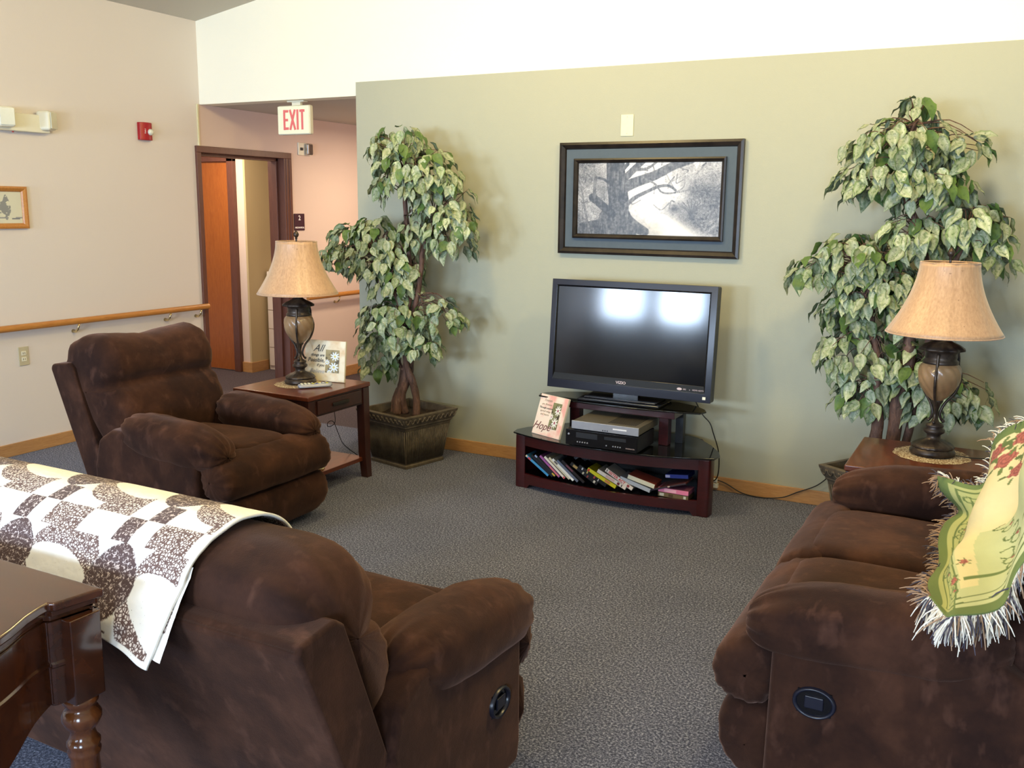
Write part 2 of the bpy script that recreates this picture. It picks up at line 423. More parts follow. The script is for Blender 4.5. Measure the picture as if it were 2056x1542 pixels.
# doorway in the left wall
df = MB()
for y0, y1 in ((5.50, 5.545), (6.50, 6.60)):
    df.box(XL-.17, XL+.02, y0, y1, 0, 2.06)
    ym = (y0+y1)/2
df.box(XL-.17, XL+.02, 5.50, 6.60, 2.06, 2.11)
df.box(XL-.11, XL-.05, 6.475, 6.50, 0, 2.06); df.box(XL-.11, XL-.05, 5.545, 5.60, 2.035, 2.06); df.box(XL-.11, XL-.05, 5.545, 6.5, 2.035, 2.06)
df.box(XL-.01, XL+.026, 6.52, 6.535, 0, 2.06); df.box(XL-.01, XL+.026, 6.56, 6.572, 0, 2.06)
struct(df.build('door_1', M_frame, bevel=.003))
# room beyond
struct(B(-9.1, -6.69, 6.99, 7.2, 0, 2.45).build('wall_beyond_front', M_hall))
struct(B(-6.69, -6.667, 6.991, 8.6, 0, 2.45).build('wall_beyond_side', M_tan))
struct(B(-6.8, XL-.15, 8.5, 8.6, 0, 2.45).build('wall_beyond_end', M_tan))
struct(B(-9.1, XL-.15, 5.0, 5.1, 0, 2.45).build('wall_beyond_near', M_hall))
struct(B(-9.2, -9.1, 5.0, 7.2, 0, 2.45).build('wall_beyond_left', M_hall))
bb = MB(); bb.box(-6.80, -6.656, 6.976, 6.99, 0, .1); bb.box(-6.67, -6.656, 6.99, 7.22, 0, .1)
struct(bb.build('baseboard_beyond', M_oak))
d2 = bpy.data.objects.new('door_2', None); COL.objects.link(d2); d2.location = (-7.28, 6.975, 0); d2['kind'] = 'structure'
fr = MB(); fr.box(.42, .50, -.03, .02, 0, 2.13); fr.box(-.52, -.44, -.03, .02, 0, 2.13); fr.box(-.52, .5, -.03, .02, 2.07, 2.13)
fr.build('door_frame', M_frame, d2, bevel=.003)
B(-.44, .42, -.005, .02, .01, 2.07).build('door_leaf', M_doorw, d2)
for z in (.3, 1.65): MB().tube([(.415, -.012, z), (.415, -.012, z+.1)], .008).build('hinge', M_brass, d2)
# cabinet of drawers in that room
cb = thing('filing_cabinet', 'white filing cabinet seen through the doorway behind the left lamp', 'cabinet', (-6.42, 7.22, 0))
B(-.225, .2, 0, .5, 0, 1.0).build('body', M_cab, cb, bevel=.004)
for k in range(5): B(-.215, .19, -.012, -.001, .045+k*.19, .045+k*.19+.182).build('drawer', M_cab, cb, bevel=.003)
sw = thing('light_switch', 'small light switch on the tan wall inside the doorway', 'switch', (-6.65, 7.42, 1.25))
B(0, .006, -.035, .035, -.058, .058).build('plate', M_beige, sw, bevel=.002); B(.006, .014, -.008, .008, -.012, .012).build('toggle', M_ivory, sw)

# ------------------------------------------------------------------ wall fixtures
def frame_strips(w0, w1, z0, z1, t, d, y=0, prof=None):
    """mitred rectangular frame in the XZ plane, facing -y, outer size given"""
    prof = prof or [(0, 0), (0, d), (t*.35, d*1.15), (t*.8, d*.75), (t, d*.35), (t, 0)]
    v = []; f = []; n = len(prof)
    for cx_, cz_, sx, sz in ((w0, z0, 1, 1), (w1, z0, -1, 1), (w1, z1, -1, -1), (w0, z1, 1, -1)):
        for a, b in prof: v.append((cx_+sx*a, y-b, cz_+sz*a))
    for c in range(4):
        for i in range(n-1):
            a = c*n+i; b = ((c+1) % 4)*n+i; f.append((a, b, b+1, a+1))
    return MB().add(v, f)

# emergency light
em = thing('emergency_light', 'white twin head emergency light high on the left wall', 'light', (XL, 4.0, 2.1))
B(.001, .06, -.36, .20, .005, .118).build('housing', M_white, em, bevel=.006)
for y, a in ((-.12, -.35), (.18, .5)):
    hb = MB().box(-.045, .045, -.05, .05, -.062, .062)
    hb.xf(Matrix.Translation((.075+(0 if y < 0 else -.02), y, .085)) @ Matrix.Rotation(a, 4, 'Z'))
    ho = hb.build('lamp_head', M_white, em, bevel=.018, seg=3)
    lb = MB().box(.046, .052, -.042, .042, -.052, .052); lb.xf(Matrix.Translation((.075+(0 if y < 0 else -.02), y, .085)) @ Matrix.Rotation(a, 4, 'Z'))
    lb.build('lens', M_lensclear, ho, bevel=.006)
MB().tube([(.035, -.05, -.004), (.035, -.05, .004)], .006).build('test_button', M_red, em)
# fire alarm strobe
st = thing('fire_alarm_strobe', 'red fire alarm horn strobe on left wall with clear lens', 'alarm', (XL, 5.012, 2.18))
pr = [(.002, -.058), (.03, -.056), (.045, -.03), (.05, 0), (.045, .03), (.03, .054), (.002, .058)]
MB().extrude([(a, b) for a, b in pr], 'z', -.063, .063).build('housing', M_red, st, bevel=.004)
MB().lathe([(.001, 0), (.02, .004), (.024, .012), (.02, .026), (.008, .032)], 16).xf(Matrix.Translation((.038, .020, -.005)) @ Matrix.Rotation(PI/2, 4, 'Y')).build('strobe_lens', M_lensclear, st, smooth=True)
text('FIRE', .02, M_textwhite, st, loc=(.0465, -.022, .0), rot=(PI/2, PI/2, PI/2))
# hall door holder
hh = thing('hall_strobe', 'small white and chrome strobe on the pink hall wall below the exit sign', 'alarm', (XL, 6.79, 2.155))
B(.001, .012, -.085, .08, -.055, .055).build('plate', M_white, hh, bevel=.003)
B(.012, .05, .0, .075, -.05, .05).build('chrome_lens', plain('chrome', (190, 190, 190), .15, 1), hh, bevel=.012)
B(.012, .02, -.06, -.03, -.012, .012).build('sensor', M_blk, hh)
# room plaque
sg = thing('room_sign', 'maroon room plaque numbered 2 beside the doorway', 'sign', (XL, 6.695, 1.51))
B(.001, .008, -.07, .07, -.075, .075).build('plaque', M_plaque, sg, bevel=.006)
text('2', .06, M_textwhite, sg, 'number', loc=(.0085, 0, .035), rot=(PI/2, 0, PI/2), bold=.001)
text('MECHANICAL', .02, M_textwhite, sg, 'caption', loc=(.0085, 0, -.05), rot=(PI/2, 0, PI/2), bold=.0006)
# exit sign
ex = thing('exit_sign', 'white box exit sign with red letters hung under the header', 'sign', (-4.853, 5.62, 2.178))
B(-.155, .155, 0, .045, 0, .212).build('housing', M_white, ex, bevel=.012)
B(-.149, .149, -.003, .001, .006, .206).build('face_panel', plain('exit_face', (240, 240, 210), .4), ex, bevel=.003)
B(-.02, .06, .01, .035, .212, .235).build('canopy_neck', M_white, ex); B(-.06, .10, 0, .05, .235, .246).build('canopy', M_white, ex, bevel=.003)
L = MB(); y0, y1 = -.0052, -.0028; t = .018
def seg(ax, az, bx, bz, w=t):
    d = Vector((bx-ax, 0, bz-az)); n = Vector((-d.z, 0, d.x)).normalized()*w/2; a = Vector((ax, 0, az)); b = Vector((bx, 0, bz))
    vv = []; e_ = len(L.v)*1e-5
    for y in (y0-e_, y1):
        for p in (a-n, b-n, b+n, a+n): vv.append((p.x, y, p.z))
    L.add(vv, [(0, 1, 2, 3), (7, 6, 5, 4), (0, 4, 5, 1), (1, 5, 6, 2), (2, 6, 7, 3), (3, 7, 4, 0)])
z0_, z1_ = .035, .18; letters = []
def letter(name, segs):
    global L
    L = MB()
    for s_ in segs: seg(*s_)
    L.build(name, M_textred, ex)
letter('letter_e', [(-.085, z0_, -.085, z1_), (-.09, z1_-.01, -.045, z1_-.01), (-.09, .107, -.05, .107), (-.09, z0_+.01, -.045, z0_+.01)])
letter('letter_x', [(-.03, z1_, .018, z0_), (.018, z1_, -.03, z0_)])
letter('letter_i', [(.042, z0_, .042, z1_)])
letter('letter_t', [(.086, z0_, .086, z1_), (.062, z1_-.01, .110, z1_-.01)])
# outlet
ou = thing('wall_outlet', 'beige double power outlet low on the left wall', 'outlet', (XL, 3.913, .654))
B(.001, .007, -.036, .036, -.062, .062).build('plate', M_beige, ou, bevel=.002)
for z in (-.02, .02):
    B(.007, .010, -.017, .017, z-.014, z+.014).build('socket', M_white, ou, bevel=.004); so = ou.children[-1]
    s2 = MB(); s2.box(.0098, .0104, -.008, -.005, z-.006, z+.006); s2.box(.0098, .0104, .005, .008, z-.006, z+.006); s2.build('slot', M_blk, ou)
bp = thing('blank_wall_plate', 'ivory blank cover plate on the wall above the tree picture', 'plate', (-2.11, YS, 2.148))
B(-.04, .04, -.006, -.001, -.062, .062).build('plate', M_ivory, bp, bevel=.002)
for z in (-.048, .048): MB().tube([(0, -.0075, z), (0, -.005, z)], .003).build('screw', M_beige, bp)
# handrails
def rail(name, label, y0, y1, x, z, ys):
    r = thing(name, label, 'handrail', (XL, 0, 0), 0, 'oak handrails')
    xs = x-XL
    pr = [(xs+.019*math.cos(a)*(1 if abs(math.cos(a)) < .9 else .95), z+.022*math.sin(a)) for a in [2*PI*k/14 for k in range(14)]]
    MB().extrude(pr, 'y', y0, y1).build('rail', M_oakrail, r, bevel=.006)
    for y in ys:
        MB().tube([(0.002, y+.0, z-.075), (.03, y, z-.078), (.055, y, z-.06), (xs-.002, y, z-.022)], [.014, .008, .0075, .007], 8).build('bracket', M_brass, r, smooth=True)
rail('handrail', 'long honey oak handrail on brass brackets along the left wall', -3.1, 5.50, -5.683, .855, (-2.3, -.5, 1.2, 2.75, 3.6, 4.30, 5.11, 5.42))
rail('handrail', 'oak handrail on the hall wall beyond the left lamp', 6.70, 9.6, -5.683, .825, (7.17, 8.1, 9.2))
# small picture at left
sp = thing('small_picture', 'small oak framed sketch of buildings on the left wall at frame edge', 'picture', (XL, 3.72, 1.49), PI/2)
# local x -> world +y, local -y -> world +x
frame_strips(-.42, .302, 0, .268, .034, .022).build('frame', M_oakrail, sp)
n_, m_ = 70, 200
img = np.ones((n_, m_, 3))*np.array(lin((214, 212, 190)))
dk = vnoise((n_, m_), 9, 5); yy, xx = np.mgrid[0:n_, 0:m_]
msk = (np.abs(yy-35) < 20+8*np.sin(xx*.35)) & (xx > 20) & (xx < 176) & (dk > .47)
img[msk] = lin((140, 142, 140)); img[(np.abs(yy-12) < 2) & (xx % 37 < 22) & (xx > 40)] = lin((150, 150, 150)); img[(yy > 8) & (yy < 12) & (xx > 176) & (xx < 194)] = lin((120, 124, 130))
P = np.zeros((n_, m_, 3)); P[..., 0] = -.386+.655*xx/(m_-1); P[..., 1] = -.004; P[..., 2] = .034+.20*yy/(n_-1)
grid_obj('print', P, img, M_print, sp)

# ------------------------------------------------------------------ big picture
bpz = thing('framed_tree_picture', 'large dark framed black and white photo of an old tree and path', 'picture', (-1.968, YS-.001, 1.384))
frame_strips(-.568, .568, 0, .67, .042, .03).build('outer_frame', wood('bronze_black_frame', (16, 13, 14), (46, 38, 34), (1, 1, 1), .3), bpz)
B(-.53, .53, -.012, -.002, .038, .632).build('mat_board', plain('slate_mat', (78, 90, 100), .8), bpz)
frame_strips(-.472, .472, .096, .574, .028, .024, y=-.006).build('inner_frame', MATS['bronze_black_frame'], bpz)
n_, m_ = 190, 380
yy, xx = np.mgrid[0:n_, 0:m_]; u = xx/(m_-1); v = 1-yy/(n_-1)   # v down from the top
rs = np.random.RandomState(3)
g = .60+.4*(vnoise((n_, m_), 40, 1)-.5)
g += .42*np.exp(-(((u-.52)/.2)**2+((v-.45)/.35)**2)) + .3*np.exp(-(((u-.45)/.25)**2+((v-.0)/.2)**2))
fine = vnoise((n_, m_), 5, 2)
g -= .42*np.clip((u-.70)/.12, 0, 1)*np.clip((v-.15)/.25, 0, 1)*(fine*1.8-.2); g -= .30*np.clip((.28-u)/.2, 0, 1)*(fine*2.2-.5)
g += (fine-.5)*.30; g += (vnoise((n_, m_), 2.2, 21)-.5)*.5*np.clip(abs(u-.5)*3, .2, 1)
pathc = .60+(.9-v)*.02+(v-.72)*.55; w_ = .02+np.clip(v-.68, 0, 1)*.55
pm = (v > .7)*np.exp(-((u-pathc)/(w_+1e-3))**2); g = g*(1-pm)+pm*.95
g -= .45*np.exp(-(((u-.69)/.035)**2+((v-.63)/.07)**2))
streak = vnoise((n_, m_*2), 7, 31)[:, ::2][::-1]; streak = np.repeat(vnoise((n_//6+2, m_), 3, 33), 6, 0)[:n_]
def stroke(pts, w0, w1, val, nn=60):
    global g
    cp = crom(pts, nn, False)
    for k, (a, b) in enumerate(cp):
        w = w0+(w1-w0)*k/(nn-1); d = np.hypot((u-a)*2.0, v-b); m = np.clip((w-d)/.012+.5, 0, 1)
        tex = val-.07+(fine-.5)*.34+.35*(streak-.5); g = g*(1-m)+tex*m
stroke([(.27, -.05), (.28, .25), (.30, .5), (.30, .72)], .125, .15, .30)
stroke([(.30, .66), (.27, .8), (.2, .92), (.05, 1.0)], .14, .16, .30); stroke([(.31, .66), (.36, .8), (.44, .9), (.5, .95)], .12, .05, .34)
stroke([(.24, .78), (.3, .95), (.35, 1.05)], .16, .18, .34)
stroke([(.34, .34), (.42, .27), (.55, .18), (.68, .05), (.80, -.03)], .075, .05, .38)
stroke([(.33, .24), (.39, .12), (.47, -.03)], .045, .04, .36); stroke([(.32, .1), (.36, .02)], .03, .02, .34); stroke([(.42, .1), (.5, .08), (.56, 0)], .02, .012, .45)
stroke([(.26, .72), (.2, .62), (.11, .48)], .05, .055, .25); stroke([(.12, .48), (.125, .3), (.13, .2)], .022, .02, .35); stroke([(.13, .2), (.19, .23), (.24, .3)], .014, .014, .3)
stroke([(.36, .58), (.42, .48), (.5, .4), (.58, .33), (.65, .32), (.7, .38)], .03, .014, .42)
stroke([(.5, .24), (.56, .3), (.6, .4), (.66, .42), (.78, .38), (.9, .33), (1, .32)], .014, .008, .45); stroke([(.1, 1.0), (.06, .7), (.03, .4), (0, .2)], .014, .01, .4)
for k in range(34):
    a, b = rs.rand(), rs.rand()*.6; 
    if .2 < a < .42: continue
    stroke([(a, b), (a+rs.randn()*.04, b+rs.randn()*.07), (a+rs.randn()*.08, b+rs.randn()*.12)], .006, .004, .35, 24)
for k in range(9): stroke([(.81, .74), (.81+(k-4)*.012, .62), (.81+(k-4)*.03, .5+abs(k-4)*.02)], .007, .004, .3, 20)
g = np.clip(g, .12, 1)
img = .98*(g**1.9)[..., None]*np.array([.92, .88, .86]); glow = np.exp(-(((u-.6)/.2)**2+((v-.9)/.12)**2)); img[..., 2] *= 1-.18*glow; img[..., 1] *= 1-.05*glow
P = np.zeros((n_, m_, 3)); P[..., 0] = -.446+.892*u; P[..., 1] = -.0135; P[..., 2] = .122+.426*(1-v)
grid_obj('photo_print', P, img, M_print, bpz)
# ------------------------------------------------------------------ recliners
BACK = [(.12, .76), (.055, .84), (.06, .92), (.12, .975), (.22, 1.0), (.32, .98), (.385, .915), (.405, .83), (.375, .765), (.43, .72), (.475, .64), (.485, .54), (.46, .45), (.38, .40), (.27, .54)]
def backz(z, bs): return z if z < .44 else .44+(z-.44)*bs
def gather(seed, amp, fr=9, ends=.55):
    def f(t, s, a):
        e = max(abs(t)-ends, 0)/(1-ends)
        w = math.sin(2*PI*s*fr+seed+3*noise.noise((a*6, s*5, seed)))*amp*e
        return w+.006*noise.noise((a*5, s*6, seed+9))+.003*noise.noise((a*16, s*18, seed+4))
    return f
def recliner(name, label, loc, rot, W, seats, arm=.24, levers=(1,), hump=0, group=None, cat='recliner', bs=1.0, ys=1.0, arm_end=1.10, lev_y=.86, adz=0, lev_z=.352, arm0=.42):
    R = thing(name, label, cat, loc, rot, group)
    h = W/2
    R.scale = (1, ys, 1); BK = [(y, backz(z, bs)) for y, z in BACK]
    # body: side panels and rear base
    for s in (-1, 1):
        pb = MB().extrude([(.33, .03), (1.0, .03), (1.015, .10), (1.01, .50), (.97, .56), (.44, .56), (.34, .50), (.30, .36), (.30, .10)], 'x', min(s*(h-.015), s*(h-.19)), max(s*(h-.015), s*(h-.19)))
        pb.build('side_panel', M_suede, R, bevel=.028, seg=4)
    B(-h+.18, h-.18, .32, .98, .04, .40).build('base', M_suede, R, bevel=.02)
    # shell of the back: a raked slab
    sh = MB().extrude([(y, backz(z, bs)) for y, z in [(0, .825), (.012, .85), (.135, .865), (.165, .84), (.44, .12), (.40, .05), (.31, .05), (.29, .11)]], 'x', -h+.03, h-.03)
    sh.build('back_shell', M_suede, R, bevel=.018, seg=3)
    # back cushion(s)
    bw = (W-.10)/seats
    for k in range(seats):
        x0 = -h+.05+k*bw; x1 = x0+bw
        def md(t, s, y, z, cen):
            if z > .88: z += hump*(abs(t)*.8-.4)*(1 if abs(t) < .8 else .7)*.05
            if abs(t) > .75: y -= (abs(t)-.75)*.10
            return (y, z)
        pillow(BK, x0, x1, 'x', 40, 60, 13, gather(k*3+W, .006, 12, .6), (.26, .72), md).build('back_cushion', M_suede, R, smooth=True)
    # arm pads
    for s in (-1, 1):
        c = s*(h-arm/2+.01)
        pr = [(c-arm*.50, .55), (c-arm*.46, .615), (c-arm*.25, .652), (c, .665), (c+arm*.25, .652), (c+arm*.46, .615), (c+arm*.50, .55), (c+arm*.42, .485), (c+arm*.2, .46), (c-arm*.2, .46), (c-arm*.42, .485)]
        def amod(t, s2, x, z, cen):
            z2 = z+adz-.022*t-.03*max(t-.3, 0); 
            if t > .3: z2 = z2-(z-cen[1])*.18*(t-.3)
            return (x, z2)
        pillow(pr, arm0, arm_end, 'y', 34, 44, 4.2, gather(s*2+W, .007, 10, .45), (c, .56), amod).build('arm_pad', M_suede, R, smooth=True)
    # seats and foot rests
    sw_ = (W-2*arm+.04)/seats; fwid = (W-.05)/seats
    for k in range(seats):
        x0 = -sw_*seats/2+k*sw_
        pillow([(.42, .42), (.44, .485), (.6, .50), (.85, .505), (1.03, .50), (1.08, .46), (1.05, .38), (.8, .36), (.5, .36)], x0+.004, x0+sw_-.004, 'x', 22, 48, 9, gather(k+5, .003, 7, .8)).build('seat_cushion', M_suede, R, smooth=True)
        f0 = -fwid*seats/2+k*fwid
        pillow([(.99, .44), (1.03, .485), (1.10, .475), (1.165, .43), (1.19, .36), (1.165, .295), (1.10, .272), (1.03, .28), (1.0, .34)], f0+.003, f0+fwid-.003, 'x', 30, 48, 16, gather(k+1, .005, 14, .75), (1.08, .375)).build('front_roll', M_suede, R, smooth=True)
        pillow([(1.0, .05), (1.0, .26), (1.06, .275), (1.14, .262), (1.165, .20), (1.15, .11), (1.10, .05), (1.04, .03)], f0+.012, f0+fwid-.012, 'x', 24, 40, 16, gather(k+2, .003, 12, .8), (1.07, .16)).build('footrest', M_suede, R, smooth=True)
    for s in levers:
        lv = MB()
        n = 28; ring = [(s*(h-.012), lev_y+.052*math.cos(2*PI*k/n), lev_z+.040*math.sin(2*PI*k/n)) for k in range(n)]
        v = []; f = []
        for i in range(n):
            for (dx, sc) in ((0, 1.12), (.010, 1.08), (.012, 1.0), (.008, .90), (-.006, .86)):
                y, z = ring[i][1]-lev_y, ring[i][2]-lev_z
                v.append((s*(h-.015+dx), lev_y+y*sc, lev_z+z*sc))
        for i in range(n):
            for j in range(4):
                a, b = i*5+j, ((i+1) % n)*5+j; f.append((a, b, b+1, a+1))
        o = MB().add(v, f).build('lever_ring', M_bezel, R, smooth=True)
        B(s*(h-.015)-.004, s*(h-.015)+.0015, lev_y-.045, lev_y+.045, lev_z-.034, lev_z+.034).build('lever_cup', M_blkgloss, o)
        B(s*(h-.009)-.004, s*(h-.009)+.004, lev_y-.025, lev_y+.025, lev_z-.016, lev_z+.020).build('lever', M_bezel, o, bevel=.003)
    return R
recliner('recliner_armchair', 'single brown suede recliner armchair in front of the left wall handrail', (-4.30, 3.465, 0), -PI/2, .86, 1, arm=.25, levers=(), hump=1, arm_end=1.12, adz=-.03, arm0=.46)
recliner('reclining_loveseat', 'brown suede loveseat seen from behind with patchwork quilt over its back', (-1.965, 1.33, 0), 0, 1.63, 1, levers=(1,), group='reclining loveseats', bs=.865, ys=.94, adz=-.045, arm_end=1.15, lev_z=.29)
recliner('reclining_loveseat', 'brown suede loveseat at right facing left under the floral throw', (.52, 3.25, 0), PI/2, 1.62, 2, levers=(-1,), group='reclining loveseats', bs=.94, lev_y=.885)

# ------------------------------------------------------------------ quilt over the back of the near loveseat
def quilt():
    bk = crom([(y*.94, backz(z, .865)) for y, z in BACK], 240); bk = np.array(bk)
    # path: from the hanging rear hem, up the back of the cushion, over the top and down the front
    i_rear = int(240*1.75/15); i_front = int(240*8/15)
    top = bk[i_rear:i_front]
    cen = np.array((.25, .69)); d = top-cen; off = top+d/np.linalg.norm(d, axis=1)[:, None]*.022
    rear = off[0]; hem = np.stack([np.linspace(-.055, rear[0]-.001, 26)-.006*np.sin(np.linspace(0, PI, 26)), np.linspace(.715, rear[1], 26)], 1)[:-1]
    path = np.concatenate([hem, off]); seg_ = np.r_[0, np.cumsum(np.linalg.norm(np.diff(path, axis=0), axis=1))]
    n_, m_ = 300, 430; vv = np.linspace(0, seg_[-1], n_); U = 1.40
    yv = np.interp(vv, seg_, path[:, 0]); zv = np.interp(vv, seg_, path[:, 1])
    uu = np.linspace(0, U, m_)
    P = np.zeros((n_, m_, 3))
    k = vv/seg_[-1]
    xr = -1.515+0*vv      # right edge swings left towards the hem
    hang = np.clip(1-vv/.22, 0, 1)
    X = xr[:, None]-uu[None, :]
    flare = hang[:, None]*(.012*np.sin(uu*9+1)[None, :]+.02*np.exp(-(uu/.06)**2)[None, :])
    P[..., 0] = X
    P[..., 1] = 1.33+yv[:, None]-flare
    P[..., 2] = zv[:, None]+hang[:, None]*(.035*np.clip(uu/.4, 0, 1)-.012*np.exp(-(uu/.1)**2))[None, :]
    bumpn = vnoise((n_, m_), 26, 8)-.5; P[..., 1] -= .006*bumpn; P[..., 2] += .005*bumpn
    # pattern (u from right edge, v from hem)
    col = np.zeros((n_, m_, 3)); A, C2 = np.meshgrid(vv, uu, indexing='ij')
    x_ = np.mod(C2-.155, .36); y_ = np.mod(A-.215, .34); xw = np.where(x_ > .25, x_-.36, x_)
    narrow = x_ < .11; S_ = y_ < .14
    flo = narrow & S_ & ((np.floor(x_/.055)+np.floor(y_/.07)) % 2 == 1)
    flo |= (np.abs((xw-.055)/.078)**1.7+np.abs((y_-.24)/.10)**1.7 < 1)
    cx, cy = x_-.235, y_-.235
    outer = (np.abs(cx/.125)**2.2+np.abs(cy/.135)**2.2 < 1); rx, ry = cx*.94+cy*.34, -cx*.34+cy*.94
    inner = (np.abs((rx+.012)/.125)**2+np.abs((ry+.012)/.062)**2 < 1)
    peb = outer & ~inner & (y_ > .07)
    peb |= (x_ > .12) & (x_ < .235) & (y_ > .07) & (y_ < .17) & ~inner
    peb |= (x_ > .235) & (y_ < .07)
    edge = (C2 < .010) | (A < .010); flo &= ~edge; peb &= ~(edge | flo)
    col[..., 0] = peb; col[..., 1] = flo
    ext = np.stack([C2, A, np.zeros_like(A)], -1)
    o = grid_obj('patchwork_quilt', P, col, M_quilt, None, True, ext)
    s = o.modifiers.new('solid', 'SOLIDIFY'); s.thickness = .007; s.offset = 0
    tag(o, 'white and brown patchwork quilt draped over the near loveseat back', 'quilt')
    # the folded-under back layer that peeks out at the corner
    P2 = P[:78, :90].copy(); P2[..., 1] += .018; P2[..., 0] += .020*np.clip(1-vv[:78]/.2, 0, 1)[:, None]; P2[..., 2] += .012
    o2 = grid_obj('under_layer', P2, np.roll(col, 60, 0)[:78, :90], M_quilt, o, True, ext[:78, :90])
quilt()

# ------------------------------------------------------------------ floral throw on the right loveseat
def throw():
    rows = [[(-.174, 3.717, .70), (-.049, 3.587, .72), (.015, 3.57, .86), (.075, 3.487, 1.0), (.16, 3.42, 1.09), (.34, 3.35, 1.07)],
            [(-.140, 3.600, .585), (-.052, 3.439, .64), (.005, 3.33, .75), (.072, 3.231, .9), (.13, 3.2, 1.02), (.33, 3.15, 1.08)],
            [(-.130, 3.282, .55), (-.075, 3.24, .60), (-.008, 3.102, .69), (.075, 3.025, .83), (.12, 2.98, .98), (.33, 2.95, 1.08)],
            [(-.116, 2.60, .685), (-.063, 2.67, .685), (-.003, 2.79, .71), (.093, 2.79, .80), (.12, 2.76, .96), (.33, 2.75, 1.08)],
            [(-.111, 2.47, .705), (-.033, 2.325, .705), (.024, 2.42, .73), (.094, 2.55, .78), (.15, 2.62, .9), (.33, 2.6, 1.07)]]
    R_ = np.array(rows); n_, m_ = 200, 180
    tmp = np.stack([np.array(crom([R_[i, j] for i in range(5)], n_, False)) for j in range(6)], 1)
    P = np.stack([np.array(crom(list(tmp[i]), m_, False)) for i in range(n_)], 0)
    t = np.linspace(0, 1, n_)[:, None]; s = np.linspace(0, 1, m_)[None, :]
    fold = .026*np.sin(s*15+t*3.5+1.2)*np.clip(s*4, 0, 1)*np.clip((1-s)*2, 0, 1)+.008*np.sin(t*19+s*6)
    P[..., 0] -= fold*.8; P[..., 2] += fold*.5
    # notch of the pulled-in corner on the left edge
    notch = .05*np.exp(-((t-.20)/.06)**2)*np.exp(-(s/.12)**2); P[..., 0] += notch
    # woven pattern, plus the lit crest of a fold painted in
    dist = np.minimum(np.minimum(s*.62+0*t, t*1.0+0*s), (1-t)*1.0+0*s)
    cr, gr, pg, rd, lg = (np.array(lin(c)) for c in ((216, 204, 160), (98, 116, 66), (166, 170, 112), (156, 88, 80), (184, 190, 146)))
    img = np.ones((n_, m_, 3))*cr
    nz = vnoise((n_, m_), 22, 4)
    bl = dist+.004*np.sin(s*9+t*12)
    S0, T0 = s+0*t, t+0*s
    img[:] = lg
    img[(T0 < .50-.25*np.clip(S0-.5, 0, 1)) & (S0 > .27)] = cr
    lit_ridge = np.abs(S0-(.40-.10*T0)) < .035+.03*(1-T0); img[lit_ridge & (T0 < .85)] = cr*.97  # light on the fold's crest, put into the colour as a cream band
    img[(S0 < .33-.10*T0) & ~lit_ridge] = pg
    for dd, w_ in ((.075, .004), (.105, .003)): img[np.abs(bl-dd) < w_] = gr*.9
    img[(np.abs(S0-(.335-.10*T0)) < .006) & (T0 > .2)] = gr
    img[(T0 > .80) & (T0 < .815) & (S0 > .3)] = gr*1.1
    img[dist < .05] = gr
    S, T = s+0*t, t+0*s; U_, V_ = S*.62, T*1.1
    rs = np.random.RandomState(9)
    def ring(cu, cv, r, w, c):
        d = np.hypot(U_-cu, V_-cv); img[np.abs(d-r) < w] = c
    for k in range(16):
        cv = .12+(k % 8)*.11; cu = .115+.02*math.sin(k*2.1)+(.20 if k > 7 else 0)
        if k > 7 and cv < .5: continue
        d = np.hypot(U_-cu, V_-cv); a = np.arctan2(V_-cv, U_-cu)+k
        img[(np.abs(d-.028-.006*np.sin(3*a)) < .0035) & (np.sin(a) > -.6)] = gr*.9
        img[np.hypot(U_-cu-.02, V_-cv-.04) < .009] = rd
        ring(cu+.01, cv+.05, .02, .003, gr)
    def rose(cu, cv, r):
        d = np.hypot(U_-cu, (V_-cv)); a = np.arctan2(V_-cv, U_-cu)
        m = d < r*(1+.16*np.sin(5*a)); img[m] = rd*(.75+.5*((np.sin(d[m]/r*14+a[m]*2) > 0)))[..., None]
        for q in range(6):
            b = q*1.05+cu*9; lu, lv = cu+math.cos(b)*r*1.55, cv+math.sin(b)*r*1.55
            dd = np.hypot((U_-lu)*math.cos(b)+(V_-lv)*math.sin(b), ((U_-lu)*-math.sin(b)+(V_-lv)*math.cos(b))*2.3)
            img[(dd < r*.5)] = gr if q % 2 else gr*.8
    for cu, cv, r in ((.27, .10, .030), (.31, .17, .036), (.36, .10, .034), (.35, .27, .026), (.42, .20, .034), (.14, .30, .026), (.18, .27, .024), (.50, .12, .04), (.52, .33, .04), (.44, .36, .02), (.15, .88, .014), (.20, .80, .012), (.13, .62, .010)): rose(cu, cv, r)
    img *= (.9+.2*nz)[..., None]
    o = grid_obj('floral_throw', P, img, M_throw, None, True)
    sd = o.modifiers.new('solid', 'SOLIDIFY'); sd.thickness = .008; sd.offset = 0
    tag(o, 'cream and green fringed tapestry throw with red roses on right loveseat', 'throw')
    # fringe
    fr_ = {0: MB(), 1: MB(), 2: MB()}; rr = random.Random(4)
    def strand(p, d, ln, k):
        d = Vector(d); q = Vector((rr.gauss(0, .006), rr.gauss(0, .006), rr.gauss(0, .004)))
        fr_[k].tube([p, Vector(p)+d*ln*.4+q, Vector(p)+d*ln*.75+q*2+Vector((0, 0, -ln*.15)), Vector(p)+d*ln+q*2.6+Vector((0, 0, -ln*.35))], [.0022, .002, .0018, .001], 4)
    for i in range(0, n_, 1):
        for z in range(2): strand(P[i, 0], (-.75+rr.uniform(-.2, .2), rr.uniform(-.4, .3), -.25), rr.uniform(.018, .030), rr.choice((1, 1, 1, 2)))
